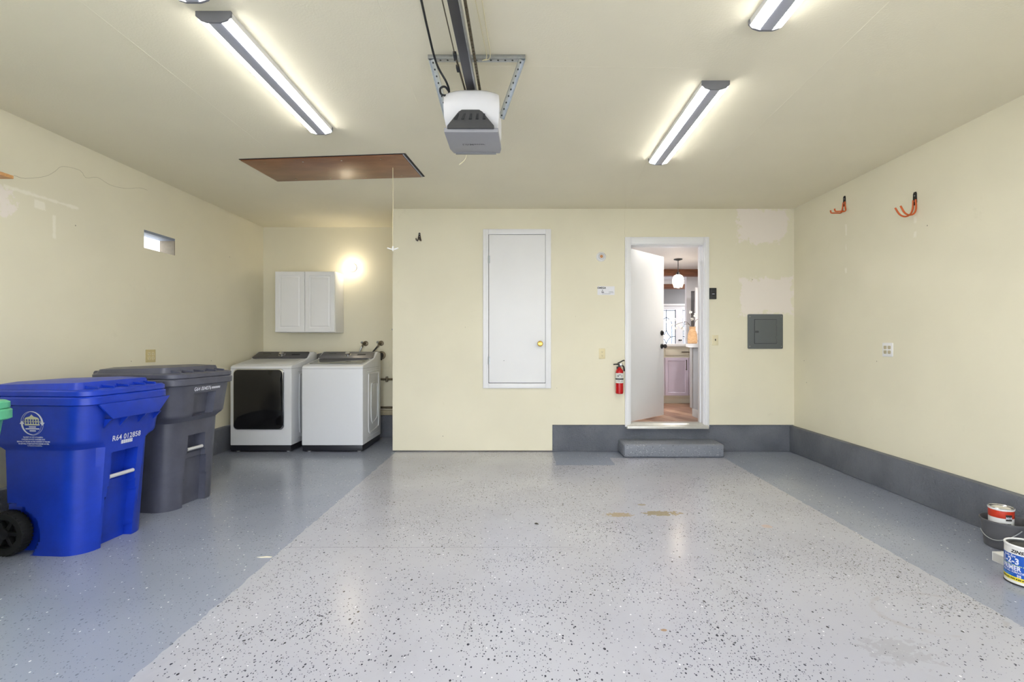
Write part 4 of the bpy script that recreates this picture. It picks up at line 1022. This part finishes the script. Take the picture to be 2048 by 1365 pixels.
b = nb(); box(b, .82, 1.172, .0, .02, .735, .825, .003); dw = part('drawer', b, M_crm_cast, bc); bar_handle(dw, (1.07, 0, .785), (1.17, 0, .785))
b = nb(); box(b, 1.182, 1.47, .0, .02, .735, .825, .003); part('drawer', b, M_crm_cast, bc)
b = nb(); box(b, 1.30, 2.83, 7.46, 8.12, 1.17, 1.211, .003); solo('worktop', b, simple('quartz_white', (236, 236, 238), .25, var=.03, scale=12), 'white worktop on the kitchen base cabinet', 'worktop')
M_cg = simple('cabinet_grey', (150, 152, 155), .5, var=.04); M_qz = simple('quartz_white_b', (238, 238, 240), .25, var=.03, scale=12)
pn = thing('end_cabinet', 'grey cabinet end panel just inside the house door', 'cabinet', (2.15, KY0+.02, KF))
b = nb(); box(b, 0, .85, 0, .53, .0, .862, .002); part('carcass', b, M_cg, pn)
b = nb(); box(b, -.012, 0, .0, .53, 0, .10, .002); part('plinth', b, simple('plinth_grey', (166, 165, 164), .5), pn)
lp = thing('support_panel', 'pale grey upright panel carrying the worktop with the vase', 'panel', (2.40, 6.98, KF))
b = nb(); box(b, 0, .6, 0, .10, 0, .862, .002); part('board', b, simple('panel_pale_grey', (172, 173, 176), .5), lp)
b = nb(); box(b, 2.10, 3.0, KY0+.01, 6.27, 1.164, 1.211); box(b, 2.372, 3.0, 6.27, 7.16, 1.164, 1.211); bmesh.ops.remove_doubles(b, verts=b.verts, dist=.0005); solo('peninsula_worktop', b, M_qz, 'white worktop under the tan vase', 'worktop')
vs_ = thing('vase', 'tan textured vase holding white blossom branches', 'vase', (2.437, 7.08, 1.211))
b = nb(); lathe(b, [(.055, 0), (.066, .01), (.068, .07), (.064, .13), (.053, .17), (.043, .19), (.042, .235), (.047, .243), (.041, .243), (.035, .23), (.035, .05)], 28, None, False); part('pot', b, wood('rattan', (196, 152, 110), (226, 188, 146), 16, .7, (1, 1, 5)), vs_)
br_ = thing('blossom_branches', 'thin branches of white blossom standing in the tan vase', 'flowers', (2.437, 7.08, 1.22))
stems = [[(0, 0, .1), (-.02, 0, .22), (-.09, -.02, .30), (-.2, -.03, .28), (-.30, -.02, .24)], [(0, 0, .1), (-.03, .01, .25), (-.10, 0, .27), (-.16, 0, .20)], [(0, 0, .1), (.0, 0, .25), (-.01, -.01, .38), (-.03, -.01, .43)], [(0, 0, .1), (.02, 0, .24), (.05, .01, .32), (.10, .01, .35)]]
for s in stems:
    b = nb(); tube(b, s, .003, 6, 6); part('stem', b, simple('twig', (98, 84, 74), .7), br_)
b = nb()
fl = [(1364, 634), (1350, 640), (1352, 656), (1335, 645), (1339, 642), (1346, 637), (1366, 658), (1357, 650), (1381, 625), (1390, 632), (1384, 639), (1391, 629), (1347, 650), (1361, 655), (1342, 651)]
for px, py in fl:
    p = at(px, py, 7.08+random.uniform(-.04, .04))-Vector((2.437, 7.08, 1.22))
    for q in range(5): a = 2*PI*q/5+random.random(); ball(b, p+Vector((math.cos(a)*.014, random.uniform(-.008, .0), math.sin(a)*.014)), .011, 1, (1, .5, 1))
part('blossoms', b, simple('petal_white', (246, 244, 240), .6), br_)
b = None
# pendant
pd = thing('pendant_lamp', 'lit clear glass globe pendant on a black rod in the kitchen', 'lamp', (2.79, 8.85, CEIL))
b = nb(); lathe(b, [(.075, 0), (.075, -.012), (.02, -.03)], 24); part('canopy', b, MT['black_plastic'], pd)
b = nb(); rod(b, (0, 0, -.02), (0, 0, -.25), .007, 8); part('rod', b, MT['black_plastic'], pd)
b = nb(); lathe(b, [(.028, -.24), (.03, -.285), (.02, -.29)], 16); part('socket', b, MT['black_plastic'], pd)
b = nb(); lathe(b, [(.03, -.275), (.07, -.295), (.096, -.345), (.10, -.39), (.092, -.445), (.07, -.515)], 28, None, False); part('globe', b, seeded(), pd, 'seeded glass globe')
b = nb(); lathe(b, [(.012, -.29), (.02, -.32), (.036, -.37), (.034, -.42), (.016, -.46), (.001, -.465)], 18); part('bulb', b, emitter('pendant_bulb', (1.0, .86, .66, 1), BULB_LIGHT*2.2), pd)

# added kitchen ceiling lamps, out of view, that brighten the room beyond the door
for x, y, wh in ((2.5, 6.15, 'over the grey end cabinet'), (.4, 7.2, 'near the garage wall end of the wide window'), (1.4, 9.4, 'over the middle of the kitchen floor'), (3.4, 8.2, 'beyond the vase worktop'), (4.6, 11.4, 'in front of the leaded glass')):
    t = thing('recessed_lamp', 'round recessed downlight '+wh, 'lamp', (x, y, CEIL), 0, 'recessed downlights in the kitchen ceiling')
    part('trim_ring', torus(nb(), .085, .008, None, 24, 6), MT['white_trim'], t)
    q = .055 if y < 6.5 else .08; b = nb(); lathe(b, [(q, -.004), (q, 0)], 24); part('lens', b, MT['downlight'], t, 'glowing lens')

# small scraps on the floor
b = nb(); tube(b, [(0, 0, .003), (.012, -.006, .006), (.026, -.016, .004)], lambda f: .0015+.004*math.sin(PI*min(1, f+.05)), 6, 5)
solo('dry_leaf', b, simple('leaf_brown', (62, 56, 48), .8), 'tiny dark dry leaf lying on the pale floor', 'leaf', loc=(.085, 3.32, 0))
b = nb(); prism(b, [(0, 0), (.05, .012), (.085, .006), (.08, -.004), (.03, -.006)], .0005, .003, 'z')
solo('paint_chip', b, simple('chip_cream', (222, 216, 198), .6), 'thin cream paint chip at the edge of the pale floor bay', 'paint chip', loc=(-1.50, 2.80, 0))
